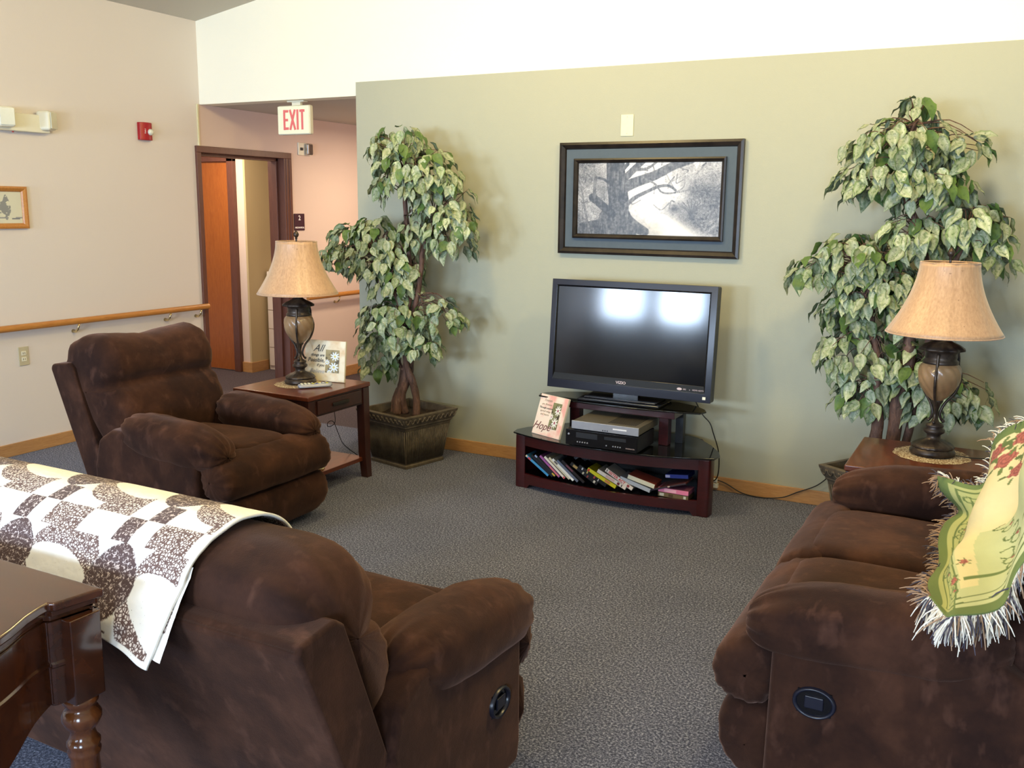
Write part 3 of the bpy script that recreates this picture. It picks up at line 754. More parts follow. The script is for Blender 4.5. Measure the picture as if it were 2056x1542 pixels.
    for j in range(0, m_):
        for z in range(3):
            strand(P[-1, j], (rr.uniform(-.25, .15), -.5+rr.uniform(-.15, .15), -.95), rr.uniform(.032, .050), rr.choice((0, 0, 2, 1)))
        if j < 110:
            for z in range(2): strand(P[0, j], (rr.uniform(-.6, .1), .5, .35), rr.uniform(.025, .045), rr.choice((0, 2, 1)))
    for k, c in ((0, (226, 220, 206)), (1, (160, 130, 104)), (2, (70, 66, 78))):
        fr_[k].build('fringe', plain('fringe_yarn_%d' % k, c, .9), o, kind='stuff')
throw()

# ------------------------------------------------------------------ end tables
def end_table(label, loc, flip=1):
    T = thing('end_table', label, 'table', loc, 0, 'matching mahogany end tables')
    hx, hy = .285, .29
    B(-hx, hx, -hy, hy, .572, .60).build('tabletop', M_mahog, T, bevel=.006)
    for sx in (-1, 1):
        for sy in (-1, 1):
            x, y = sx*(hx-.035), sy*(hy-.035); v = []
            for z, w, o in ((0, .024, .012), (.16, .027, .004), (.571, .029, 0)):
                for a, b in ((-1, -1), (1, -1), (1, 1), (-1, 1)): v.append((x+a*w+sx*o, y+b*w+sy*o, z))
            f = [(3, 2, 1, 0), (8, 9, 10, 11)]
            for r in range(2):
                for k in range(4): a, b = r*4+k, r*4+(k+1) % 4; f.append((a, b, b+4, a+4))
            MB().add(v, f).build('leg', M_mahog2, T, bevel=.003)
    ap = MB(); ap.box(-hx+.03, hx-.03, -hy+.012, -hy+.03, .47, .571); ap.box(-hx+.03, hx-.03, hy-.03, hy-.012, .47, .571); ap.box(-hx+.012, -hx+.03, -hy+.03, hy-.03, .47, .571)
    ap.box(hx-.03, hx-.014, -hy+.03, hy-.03, .47, .571)
    ap.build('apron', M_mahog2, T, bevel=.002)
    dfr = B(hx-.014, hx-.004, -hy+.085, hy-.085, .482, .562).build('drawer_front', M_mahog2, T, bevel=.003)
    hd = MB(); hd.box(hx-.004, hx+.006, -.075, .075, .512, .532); hd.build('drawer_pull', plain('aged_iron', (60, 54, 50), .4, .7), dfr, bevel=.003)
    B(-hx+.03, hx-.03, -hy+.03, hy-.03, .105, .13).build('lower_shelf', M_mahog, T, bevel=.003)
    return T
end_table('mahogany end table beside the recliner armchair, holding lamp and remote', (-3.708, 4.305, 0))
end_table('mahogany end table against the right loveseat, in front of right ficus', (-.275, 4.375, 0))

# ------------------------------------------------------------------ lamps
def lamp(label, loc, rot=0, group=None):
    Lm = thing('table_lamp', label, 'lamp', loc, rot, group)
    fl = lambda a, z: 1+(.05*(abs(math.sin(9*a+z*45))-.5) if .03 < z < .072 else 0)
    MB().lathe([(.001, 0), (.088, 0), (.094, .006), (.095, .016), (.088, .026), (.086, .032)], 48).build('base_foot', M_bronze, Lm, smooth=True)
    MB().lathe([(.086, .032), (.088, .038), (.082, .046), (.062, .058), (.040, .067), (.030, .074), (.028, .088), (.034, .094), (.044, .102), (.044, .112), (.033, .12), (.038, .128), (.036, .136), (.018, .146), (.012, .16), (.010, .20), (.016, .225), (.026, .24), (.024, .248)], 72, fn=fl).build('base_stem', M_bronze, Lm, smooth=True)
    sw = lambda a, z: 1+.055*(abs(math.sin(6*(a+(z-.25)*8)))-.6) if z < .40 else 1
    up2 = crom([(.022, .243), (.050, .27), (.076, .31), (.087, .355), (.082, .392), (.068, .412)], 22, False)
    MB().lathe([tuple(q) for q in up2], 96, fn=sw).build('glass_urn', M_urn, Lm, smooth=True)
    fl2 = lambda a, z: 1+(.05*math.cos(10*a) if .465 < z < .50 else 0)
    MB().lathe([(.066, .402), (.072, .408), (.072, .42), (.064, .428), (.066, .436), (.064, .452), (.070, .462), (.092, .468), (.094, .474), (.07, .49), (.046, .502), (.030, .512), (.024, .53), (.028, .538), (.022, .548), (.02, .57), (.012, .58), (.008, .585)], 60, fn=fl2).build('collar', M_bronze, Lm, smooth=True)
    MB().tube([(0, 0, .58), (0, 0, .862)], .005).build('rod', M_bronze, Lm)
    for k in range(3):
        a = -2.05+k*2*PI/3; pts = []
        for r, z in ((.071, .455), (.0755, .43), (.077, .40), (.0915, .36), (.089, .32), (.070, .272), (.036, .232), (.018, .19), (.022, .165), (.032, .150)):
            pts.append((r*math.cos(a), r*math.sin(a), z))
        pts = [tuple(q) for q in crom(pts, 28, False)]
        MB().tube(pts, .0062, 6).build('strap', M_bronze, Lm, smooth=True)
        MB().lathe([(.001, -.008), (.007, -.004), (.008, 0), (.007, .004), (.001, .008)], 10).xf(Matrix.Translation((.034*math.cos(a), .034*math.sin(a), .150))).build('scroll_end', M_bronze, Lm, smooth=True)
    # bell shade
    pr = [(.117+.118*((k/18)**1.75), .845-.305*k/18) for k in range(19)]; seg8 = lambda a, z: 1-.018*abs(math.cos(4*a+.4))**14
    s = MB().lathe(pr, 96, fn=seg8, caps=False).build('lamp_shade', M_shade, Lm, smooth=True)
    sd = s.modifiers.new('s', 'SOLIDIFY'); sd.thickness = .003; sd.offset = -1
    for (r, z) in ((.1175, .845), (.2355, .54)):
        MB().tube([(r*math.cos(2*PI*k/48), r*math.sin(2*PI*k/48), z) for k in range(49)], .0035, 6).build('shade_trim', M_shade, Lm, smooth=True)
    sp_ = MB()
    for k in range(3):
        a = k*2*PI/3; sp_.tube([(0, 0, .838), (.1165*math.cos(a), .1165*math.sin(a), .842)], .002, 5)
    sp_.build('spider_wire', M_brass, Lm)
    MB().lathe([(.004, .855), (.007, .862), (.006, .868), (.013, .876), (.0155, .886), (.012, .897), (.006, .905), (.001, .91)], 14, fn=lambda a, z: 1+.08*math.cos(6*a)).build('finial', M_bronze, Lm, smooth=True)
    return Lm
lamp('bronze and glass table lamp with beige bell shade on the left end table', (-3.742, 4.325, .605), 1.03, 'matching table lamps')
lamp('bronze and glass table lamp with peach bell shade on the right end table', (-.245, 4.455, .605), .38, 'matching table lamps')
def doily(label, loc, r):
    n = 120; prof = [(.0, .0025), (.4, .0030), (.8, .0032), (1, .0008)]; v = [(0, 0, .003)]; f = []
    for k, (q, z) in enumerate(prof[1:]):
        for i in range(n):
            a = 2*PI*i/n; rr = r*q*(1+(.055*abs(math.sin(6*a)) if k == 2 else .02*abs(math.sin(6*a)))); v.append((rr*math.cos(a), rr*math.sin(a), z))
    for i in range(n): f.append((0, 1+i, 1+(i+1) % n))
    for k in range(2):
        for i in range(n): a, b = 1+k*n+i, 1+k*n+(i+1) % n; f.append((a, a+n, b+n, b))
    o = MB().add(v, f).build('doily', M_doily, None, smooth=True); o.location = loc; tag(o, label, 'doily', 'crochet doilies under the lamps')
doily('round cream crochet doily under the left lamp', (-3.735, 4.31, .6005), .145)
doily('round cream crochet doily under the right lamp', (-.245, 4.45, .6005), .155)

# ------------------------------------------------------------------ things on the left end table
rm = thing('remote_control', 'silver remote control lying on the left end table by the lamp foot', 'remote', (-3.588, 4.275, .6035), math.radians(52))
pillow([(-.024, 0), (-.025, .012), (-.018, .020), (0, .022), (.018, .020), (.025, .012), (.024, 0)], -.105, .105, 'x', 16, 24, 10, mod=lambda t, s, a, b, c: (a*(1-.18*max(t, 0)), max(b, 0)+.0005)).build('case', M_silver, rm, smooth=True)
cols = [plain('button_blue', (50, 60, 150), .5), plain('button_yellow', (200, 190, 60), .5), M_blk, M_white]
for i in range(8):
    for j in range(3):
        if (i+j) % 7 == 6: continue
        B(-.085+i*.021, -.085+i*.021+.012, -.016+j*.012, -.016+j*.012+.008, .020, .0245).build('button', cols[(i*3+j) % 4 if i > 2 else 3], rm)
def sq_frame(name, label, loc, rot, lean, w, h, bg, tint, big, lines, win, fl):
    T = thing(name, label, 'frame', loc, rot, 'square quote frames')

    m = Matrix.Rotation(-lean, 4, 'X')
    def put(mb, nm, mat, **k): mb.xf(m); return mb.build(nm, mat, T, **k)
    put(B(-w/2, w/2, 0, .014, 0, h), 'frame_board', plain(name+'_edge', tuple(int(q*.92) for q in bg), .5), bevel=.0015)
    n_, m_ = 110, 110; yy, xx = np.mgrid[0:n_, 0:m_]; u = xx/(m_-1); v = yy/(n_-1)
    a = vnoise((n_, m_), 26, 3+len(label)); b = vnoise((n_, m_), 12, 8+len(label))
    img = np.ones((n_, m_, 3))*np.array(lin(bg)); tn = np.array(lin(tint))
    edge = np.clip(1-np.minimum(np.minimum(u, 1-u), np.minimum(v, 1-v))/.16, 0, 1)
    k = np.clip((a-.42)*3+edge*.5-.2, 0, 1)[..., None]*.75; img = img*(1-k)+tn*k
    P = np.zeros((n_, m_, 3)); P[..., 0] = (u-.5)*w*.985; P[..., 1] = -.0012; P[..., 2] = h*(.0075+.985*v)
    Pm = np.array(m)[:3, :3]; grid_obj('printed_face', P @ Pm.T, img, M_print, T)
    # inset flower photo
    x0, x1, z0, z1 = win; n_, m_ = 90, 54; yy, xx = np.mgrid[0:n_, 0:m_]; u = xx/(m_-1); v = yy/(n_-1)
    base, pet, ctr, dark = (np.array(lin(c)) for c in fl)
    nz = vnoise((n_, m_), 14, 12); im = base*(.6+.8*nz[..., None]); im[nz < .36] = dark
    for cu, cv, r, an in ((.68, .72, .34, 0), (.62, .25, .36, .4), (.12, .45, .22, .2), (.3, .03, .2, .1)):
        du, dv = (u-cu), (v-cv)*1.65; d = np.hypot(du, dv); t_ = np.arctan2(dv, du)
        im[d < r*(.72+.28*np.cos(9*t_+an))] = pet; im[d < r*.25] = ctr
    P = np.zeros((n_, m_, 3)); P[..., 0] = (x0+(x1-x0)*u-.5)*w; P[..., 1] = -.0022; P[..., 2] = (z0+(z1-z0)*v)*h
    grid_obj('flower_photo', P @ Pm.T, im, M_print, T)
    rot_ = (m.to_3x3() @ Matrix.Rotation(PI/2, 3, 'X')).to_euler()
    for body, size, x, z, shear, c, bold in lines:
        p = m @ Vector(((x-.5)*w, -.0028, z*h)); text(body, size, c, T, 'lettering', p, rot_, shear, .0003, bold=bold)
    MB().tube([m @ Vector((0, .018, h*.72)), (0, h*.30+.02, .004)], [.004, .004], 6).build('easel_leg', M_blk, T)
    return T
TXT = M_textdark
sq_frame('quote_frame', 'cream frame reading All things are Possible with daisies behind left lamp', (-3.667, 4.452, .6015), math.radians(7), math.radians(7), .285, .25, (232, 222, 196), (212, 178, 130), None,
         [('All', .062, .33, .80, .5, TXT, 0), ('things are', .024, .32, .635, .3, TXT, .0003), ('Possible,', .034, .29, .51, .2, TXT, .0004), ('if you', .024, .40, .39, .3, TXT, .0002), ('Believe', .036, .32, .24, .4, plain('pale_lettering', (168, 170, 176), .6), .0002)],
         (.52, .86, .22, .78), ((150, 136, 96), (226, 236, 244), (206, 196, 120), (86, 78, 56)))
sq_frame('quote_frame', 'pink frame reading Hope with flower photo on the TV stand', (-2.35, 4.85, .3365), math.radians(-21), math.radians(19), .235, .245, (240, 222, 206), (226, 146, 138), None,
         [('Hope', .066, .30, .22, .5, plain('rose_lettering', (120, 70, 66), .6), 0), ('Friends', .022, .32, .86, .3, plain('faint_lettering', (170, 150, 130), .6), 0), ('are flowers', .018, .3, .76, .2, MATS['faint_lettering'], 0), ('Through seasons', .017, .3, .67, .2, TXT, 0), ('spread wings', .017, .3, .59, .2, MATS['faint_lettering'], 0), ('and hearts', .017, .3, .51, .2, MATS['faint_lettering'], 0)],
         (.52, .83, .2, .84), ((120, 120, 84), (236, 232, 226), (150, 74, 92), (70, 60, 50)))
pk = thing('paper_packet', 'small cream packet with a black plug on the left table shelf', 'packet', (-3.53, 4.19, .131), .5)
B(-.05, .05, -.025, .025, 0, .012).build('packet', M_ivory, pk, bevel=.004); B(-.05, .0, -.012, .012, .0125, .034).build('plug', M_blk, pk, bevel=.004); MB().tube([(-.05, 0, .02), (-.09, .02, .012), (-.1, .05, .006)], .003).build('plug_wire', M_cord, pk)

# ------------------------------------------------------------------ near sofa table at lower left
def sofa_table():
    T = thing('sofa_table', 'glossy dark walnut sofa table with a turned leg behind the near loveseat', 'table', (-1.612, 1.232, 0))
    k = .87/.74*.862  # local scale of the outline
    right = [(0, 0), (-.006, -.012), (-.022, -.100), (-.034, -.106), (-.030, -.125), (-.015, -.165), (.012, -.215), (.035, -.27), (.048, -.34), (.05, -.41), (.045, -.48), (.02, -.56), (-.02, -.62), (-.034, -.635), (-.018, -.64), (-.01, -.74)]
    def outline(o):
        pts = [(x-o, y) for x, y in right]; pts[0] = (-o, -o); pts[-1] = (right[-1][0]-o, -.74+o)
        return pts+[(-1.2+o, -.74+o), (-1.2+o, -o)]
    for nm, (o, z0, z1) in (('tabletop', (0, .850, .870)), ('top_moulding', (.010, .838, .8495)), ('moulding', (.018, .826, .8375))):
        p = outline(o); mb = MB().prism(list(reversed(p)), z0, z1)
        mb.build(nm, M_walnut, T, bevel=.005 if nm == 'tabletop' else .004, seg=3)
    ap = outline(.012)
    # apron as an outline wall with a shaped lower edge
    path = []
    for (x, y) in ap[:16]: path.append((x, y))
    path = [tuple(q) for q in crom(path, 60, False)]
    v = []; f = []
    for i, (x, y) in enumerate(path):
        d = -y; zb = .645 if d < .11 or d > .63 else .645-.035*math.sin((d-.11)/.52*PI*3)**2*0-.045*(1-abs((d-.37)/.26))*(0 if d < .11 else 1)+.02*math.cos((d-.11)/.52*2*PI)-.02
        for xx, zz in ((x, zb), (x, .726), (x+.004, .730), (x+.004, .736), (x, .740), (x, .826), (x-.02, .826), (x-.02, zb)): v.append((xx, y, zz))
    for i in range(len(path)-1):
        for j in range(8): a, b = i*8+j, i*8+(j+1) % 8; f.append((a, a+8, b+8, b))
    MB().add(v, f).build('side_apron', M_walnut, T, smooth=False)
    bk = MB().box(-1.17, -.06, -.035, -.015, .645, .826); bk.box(-1.17, -.06, -.73, -.71, .645, .826); bk.build('long_apron', M_walnut, T, bevel=.003)
    for (x, y) in ((-.040, -.046), (-.040, -.694), (-1.13, -.068), (-1.13, -.672)):
        B(x-.036, x+.036, y-.036, y+.036, .64, .826).build('leg_block', M_walnut, T, bevel=.003)
        prof = [(.014, 0), (.019, .004), (.021, .03), (.016, .05), (.02, .075), (.016, .09), (.020, .12), (.030, .36), (.031, .44), (.029, .50), (.033, .508), (.034, .516), (.030, .522), (.034, .53), (.034, .537), (.029, .543), (.026, .552), (.024, .563), (.034, .575), (.040, .588), (.040, .598), (.034, .610), (.030, .615), (.031, .622), (.036, .628), (.036, .64)]
        MB().lathe(prof, 32, (x, y)).build('leg', wood('honey_walnut_leg', (84, 44, 20), (122, 70, 34), (3, 3, 1), .2, .6, 6) if 'honey_walnut_leg' not in MATS else MATS['honey_walnut_leg'], T, smooth=True)
sofa_table()
# ------------------------------------------------------------------ television stand
ts = thing('tv_stand', 'cherry red TV stand with black glass tops against the sage wall', 'stand', (-1.95, 4.9, 0))
def yfront(x): return -.035-.115*(1-min(abs(x)/.60, 1)**2)
def curved(z0, z1, x0, x1, dy0, dy1, n=24, zlow=None):
    v = []; f = []
    for i in range(n+1):
        x = x0+(x1-x0)*i/n; y = yfront(x); zb = zlow(x) if zlow else z0
        for yy, zz in ((y+dy0, zb), (y+dy0, z1), (y+dy1, z1), (y+dy1, zb)): v.append((x, yy, zz))
    for i in range(n):
        for j in range(4): a, b = i*4+j, i*4+(j+1) % 4; f.append((a, b, b+4, a+4))
    f.append((0, 1, 2, 3)); f.append((n*4+3, n*4+2, n*4+1, n*4)); return MB().add(v, f)
curved(.262, .326, -.595, .595, .012, .03).build('top_rail', M_cherry, ts, smooth=False)
def arch(x):
    a = abs(x)
    return 0.0 if a > .51 else (.0 if a > .505 else .026+.012*(1-(a/.5)**2))
curved(0, .088, -.595, .595, .012, .03, 60, arch).build('bottom_rail', M_cherry, ts)
for s in (-1, 1):
    pl = [(s*.60, -.03), (s*.60, .03), (s*.575, .035), (s*.535, -.02), (s*.53, -.048), (s*.575, -.052), (s*.594, -.045)]
    if s > 0: pl = pl[::-1]
    MB().prism(pl, 0, .326).build('corner_post', M_cherry, ts, bevel=.006)
    MB().prism([(s*.60, .02), (s*.42, .40), (s*.40, .39), (s*.575, .02)][::s], .0, .326).build('side_board', M_cherry, ts)
B(-.42, .42, .385, .40, .03, .326).build('back_board', M_blk, ts)
MB().prism([(-.585, 0), (-.5, -.04), (-.25, -.10), (0, -.118), (.25, -.10), (.5, -.04), (.585, 0), (.42, .385), (-.42, .385)], .072, .084).build('inner_shelf', M_blkgloss, ts)
# glass tops
gl = [(-.622, .0)]
fr1 = [(x*.625, -.035-.135*(1-abs(x)**2.2)) for x in np.linspace(-.985, .985, 25)]
bk1 = [(.628, .03), (.60, .11), (.52, .24), (.40, .38), (.34, .41), (-.34, .41), (-.40, .38), (-.52, .24), (-.60, .11), (-.628, .03)]
MB().prism(fr1+bk1, .327, .336).build('lower_glass', M_glassblk, ts, bevel=.002)
fr2 = [(x*.512, .06-.07*(1-abs(x)**2)+0.0) for x in np.linspace(-.97, .97, 19)]
bk2 = [(.515, .115), (.49, .17), (.42, .24), (.3, .29), (-.3, .29), (-.42, .24), (-.49, .17), (-.515, .115)]
MB().prism(fr2+bk2, .548, .556).build('upper_glass', M_glassblk, ts, bevel=.002)
B(-.30, .355, .045, .20, .506, .5475).build('shelf_beam', M_cherry, ts, bevel=.003)
for s in (-1, 1): B(s*.275-.028, s*.275+.028, .10, .16, .3365, .506).build('post', M_cherry, ts, bevel=.003)
for s in (-1, 1): B(s*.335-.022, s*.335+.022, .205, .25, .3365, .545).build('rear_post', M_blk, ts)

# ------------------------------------------------------------------ television (leans back slightly)
tv = thing('television', 'large flat screen television on the cherry TV stand', 'television', (-1.935, 5.06, .557))
B(-.25, .25, -.13, .11, 0.0, .016).build('base_plate', M_blkgloss, tv, bevel=.005)
B(-.22, .22, -.10, .08, .0165, .024).build('base_step', M_blkgloss, tv, bevel=.003)
B(-.08, .08, .0, .04, .02, .10).build('neck', M_blkgloss, tv, bevel=.005)
tm = Matrix.Translation((0, 0, .038)) @ Matrix.Rotation(math.radians(-4.6), 4, 'X')
def tvb(mb, n, m_, **k): mb.xf(tm); return mb.build(n, m_, tv, **k)
w_, h_ = .506, .652
bz = MB(); bz.box(-w_, w_, 0, .035, .095, h_); 
tvb(B(-w_, w_, .008, .075, 0, h_), 'back_case', M_blk, bevel=.01)
bzl = frame_strips(-w_, w_, 0, h_, .001, .01)
v = []; 
outer = [(-w_, 0), (w_, 0), (w_, h_), (-w_, h_)]; inner = [(-w_+.040, .098), (w_-.040, .098), (w_-.040, h_-.040), (-w_+.040, h_-.040)]
inner2 = [(-w_+.050, .066), (w_-.050, .066), (w_-.050, h_-.048), (-w_+.050, h_-.048)]
def ringm(o_, i_, y0, y1, th=.0):
    v = [(x, y0, z) for x, z in o_]+[(x, y1, z) for x, z in i_]+[(x, .012, z) for x, z in i_]+[(x, .012, z) for x, z in o_]
    f = []
    for k in range(4):
        j = (k+1) % 4; f += [(k, j, j+4, k+4), (k+4, j+4, j+8, k+8), (k+12, j+12, j, k)]
    return MB().add(v, f)
inA = [(-w_+.034, .052), (w_-.034, .052), (w_-.034, h_-.034), (-w_+.034, h_-.034)]
tvb(ringm(outer, inA, -.004, -.010), 'bezel', M_bezel, bevel=.002)
tvb(ringm(inA, [(-w_+.044, .092), (w_-.044, .092), (w_-.044, h_-.043), (-w_+.044, h_-.043)], -.0098, -.001), 'inner_bezel', M_blkgloss, bevel=.002)
tvb(B(-w_+.043, w_-.043, .0005, .004, .091, h_-.042), 'screen', M_screen)
rt_ = tm.to_3x3() @ Matrix.Rotation(PI/2, 3, 'X')
def tvt(b, s, x, z, m_=None, y=-.0115, **k): return text(b, s, m_ or plain('logo_grey', (190, 170, 170), .4), tv, 'logo', tm @ Vector((x, y, z)), rt_.to_euler(), 0, .0003, **k)
tvt('VIZIO', .022, -.03, .066, y=-.0085, bold=.0005, sx=1.1)
for x, b in ((.355, 'SRS'), (.385, 'a'), (.415, 'HDMI'), (.45, 'HDTV')): tvt(b, .012, x, .066, y=-.0085)
tvb(MB().lathe([(.001, 0), (.014, 0), (.015, .001), (.001, .0015)], 20).xf(Matrix.Translation((.325, -.0078, .066)) @ Matrix.Rotation(PI/2, 4, 'X') @ Matrix.Diagonal((1, .5, 1, 1))), 'oval_logo', plain('logo_grey', (190, 170, 170), .4))
tvb(B(.462, .480, -.012, -.0105, .018, .034), 'sticker', M_white)

# ------------------------------------------------------------------ boxes on the stand
vc = thing('vcr_dvd_player', 'black VCR and DVD combo player on the TV stand', 'player', (-1.94, 4.72, .337))
B(-.214, .214, .004, .27, .008, .098).build('chassis', M_blk, vc, bevel=.003)
B(-.214, .214, -.004, .0035, .008, .098).build('front_panel', M_blkgloss, vc, bevel=.002)
B(-.15, -.02, -.0055, -.0045, .055, .085).build('tape_flap', M_blk, vc, bevel=.001); B(.02, .15, -.0055, -.0045, .062, .08).build('disc_tray', M_blk, vc, bevel=.001)
for x in [-.14+k*.015 for k in range(5)]+[.035+k*.015 for k in range(1)]+[.075+k*.014 for k in range(4)]: MB().lathe([(.001, 0), (.004, 0), (.004, .003), (.001, .004)], 10).xf(Matrix.Translation((x, -.004, .03)) @ Matrix.Rotation(PI/2, 4, 'X')).build('button', M_silver, vc)
MB().lathe([(.001, 0), (.006, 0), (.006, .003), (.001, .004)], 12).xf(Matrix.Translation((-.195, -.004, .07)) @ Matrix.Rotation(PI/2, 4, 'X')).build('power_button', M_silver, vc)
text('MAGNAVOX', .009, plain('logo_grey', (190, 170, 170), .4), vc, 'logo', (.175, -.0045, .028))
for x in (-.18, .18):
    for y in (.03, .24): MB().lathe([(.01, 0), (.01, .008)], 10, (x, y)).build('foot', M_blk, vc)
ds = thing('cable_box', 'flat silver receiver box stacked on the black player', 'receiver', (-1.918, 4.715, .436))
B(-.198, .198, .006, .32, .008, .05).build('casing', M_grey, ds, bevel=.003); B(-.20, .20, -.003, .0055, .006, .052).build('front_panel', M_silver, ds, bevel=.002)
for k in range(3): B(-.012+k*.013, -.006+k*.013, -.0042, -.003, .012, .018).build('button', M_blk, ds)
B(.05, .13, -.0042, -.003, .026, .034).build('lettering', plain('bright_print', (235, 235, 240), .4), ds)
for k in range(14): B(.0+k*.012, .005+k*.012, .05, .28, .0505, .0512).build('vent_slot', M_blk, ds)
for x in (-.17, .17):
    for y in (.03, .28): MB().lathe([(.012, 0), (.012, .008)], 10, (x, y)).build('foot', M_blk, ds)

# ------------------------------------------------------------------ tapes and discs on the lower shelf
def tape(name, label, x0, z0, x1, z1, Y, thick, depth, rgb, body=None, txt=None, tcol=None, marks=(), group='films on the TV stand shelf'):
    ln = math.hypot(x1-x0, z1-z0); ang = math.atan2(z1-z0, x1-x0)
    T = thing(name, label, 'tape' if 'tape' in name else 'disc case', (x0, Y, z0), 0, group)
    m = Matrix.Rotation(-ang, 4, 'Y')
    B(0, ln, .0015, depth, 0, thick).xf(m).build('case', plain('case_'+name+str(rgb), body or tuple(int(c*.6) for c in rgb), .3), T, bevel=.0015)
    B(.001, ln-.001, -.0005, .0014, .001, thick-.001).xf(m).build('spine', plain('spine_'+str(rgb), rgb, .35), T)
    for a, b, c in marks: B(ln*a, ln*b, -.0012, -.0006, thick*.18, thick*.82).xf(m).build('spine_mark', plain('mark_'+str(c), c, .4), T)
    if txt:
        e = (m.to_3x3() @ Matrix.Rotation(PI/2, 3, 'X')).to_euler(); text(txt, thick*.95, plain('print_'+str(tcol), tcol, .4), T, 'title', m @ Vector((ln*.42, -.0015, thick*.5)), e, 0, .0002, bold=.0006)
    return T
S = [('disc_case', 'sky blue disc case leaning at the left end of the shelf', -2.468, .203, -2.318, .099, .016, (60, 140, 196), None, None, [(.1, .22, (200, 60, 50)), (.0, .06, (226, 200, 150))]),
     ('disc_case', 'black disc case leaning on the sky blue one', -2.432, .208, -2.290, .098, .022, (20, 22, 34), None, None, []),
     ('disc_case', 'dark case with pale blue top leaning left of the purple one', -2.408, .212, -2.272, .101, .018, (28, 28, 36), None, None, [(.0, .10, (150, 170, 210)), (.84, .97, (200, 170, 50))]),
     ('disc_case', 'purple and pink disc case leaning near the shelf left end', -2.376, .214, -2.246, .102, .018, (150, 84, 150), None, None, [(.5, .95, (206, 110, 110))]),
     ('disc_case', 'white disc case with a red foot leaning beside the purple one', -2.346, .212, -2.212, .099, .018, (226, 214, 200), None, None, [(.93, 1, (200, 50, 60))]),
     ('disc_case', 'cream disc case leaning between two white ones', -2.316, .210, -2.180, .099, .016, (222, 208, 170), None, None, []),
     ('disc_case', 'white disc case with dark title leaning left of the grey one', -2.287, .209, -2.149, .099, .018, (222, 220, 212), None, None, [(.1, .25, (90, 80, 80)), (.9, 1, (240, 240, 236))]),
     ('disc_case', 'grey disc case leaning before the black tapes', -2.256, .205, -2.121, .096, .016, (96, 104, 124), None, None, []),
     ('disc_case', 'black case with brown red print leaning at mid left shelf', -2.226, .208, -2.082, .096, .022, (30, 20, 20), None, None, [(.2, .5, (110, 56, 66))]),
     ('video_tape', 'black video tape with gold print leaning at shelf middle', -2.170, .196, -2.000, .096, .026, (22, 20, 18), None, None, [(.1, .25, (170, 140, 80)), (.45, .5, (200, 190, 160)), (.62, .66, (150, 60, 50)), (.86, .92, (210, 200, 180))]),
     ('video_tape', 'black video tape with small dots leaning left of the yellow tape', -2.118, .186, -1.945, .094, .026, (18, 18, 20), None, None, [(.12, .16, (190, 190, 190)), (.3, .34, (190, 170, 90)), (.55, .6, (160, 60, 60)), (.7, .73, (190, 190, 190))]),
     ('video_tape', 'bright yellow video tape leaning at shelf middle', -2.062, .176, -1.885, .094, .028, (206, 196, 30), None, None, [(.02, .08, (200, 40, 40)), (.62, .80, (190, 120, 70))]),
     ('video_tape', 'white video tape leaning between the yellow and red lettered tapes', -2.000, .176, -1.824, .096, .026, (222, 210, 196), None, None, [(.3, .6, (210, 170, 160)), (.7, .78, (110, 40, 50)), (.84, .87, (60, 50, 50))]),
     ('video_tape', 'white video tape lettered SISTER ACT in red', -1.950, .190, -1.785, .098, .027, (228, 216, 204), 'SISTER ACT', (196, 36, 44), [(.80, .88, (150, 60, 60)), (.04, .07, (90, 80, 80))])]
for n, lab, a, b, c, d, th, rgb, tx, tc, mk in S:
    tape(n, lab, a, b, c, d, 4.83 if a < -2.3 else 4.815, min(th, .0155) if n[0] == 'd' else .0235, .12, rgb, None, tx, tc, mk)
tape('video_tape', 'pale grey video tape lying under the cream one', -1.862, .150, -1.680, .101, 4.82, .025, .12, (176, 182, 190))
tape('video_tape', 'cream video tape resting on the pale grey one', -1.815, .1655, -1.655, .128, 4.82, .026, .12, (224, 218, 190), (130, 60, 50))
tape('disc_case', 'clear plastic disc wallet tilted up at the right of the shelf', -1.680, .110, -1.475, .178, 4.83, .010, .14, (60, 50, 60), (90, 50, 50), marks=[(.5, .56, (210, 190, 180))])
tape('disc_case', 'dark blue case lying on top at the shelf right end', -1.60, .192, -1.470, .205, 4.85, .022, .12, (34, 50, 130), marks=[(.0, .2, (170, 170, 200))])
tape('video_tape', 'pink video tape lying at the shelf right end', -1.637, .1125, -1.462, .1105, 4.84, .026, .11, (226, 130, 170), marks=[(.2, .6, (240, 180, 200))])
tape('video_tape', 'brown video tape at the bottom of the right end pile', -1.637, .0865, -1.462, .0845, 4.84, .025, .11, (110, 96, 70), marks=[(.05, .2, (190, 190, 180)), (.84, .92, (210, 210, 200)), (.35, .5, (80, 60, 40))])

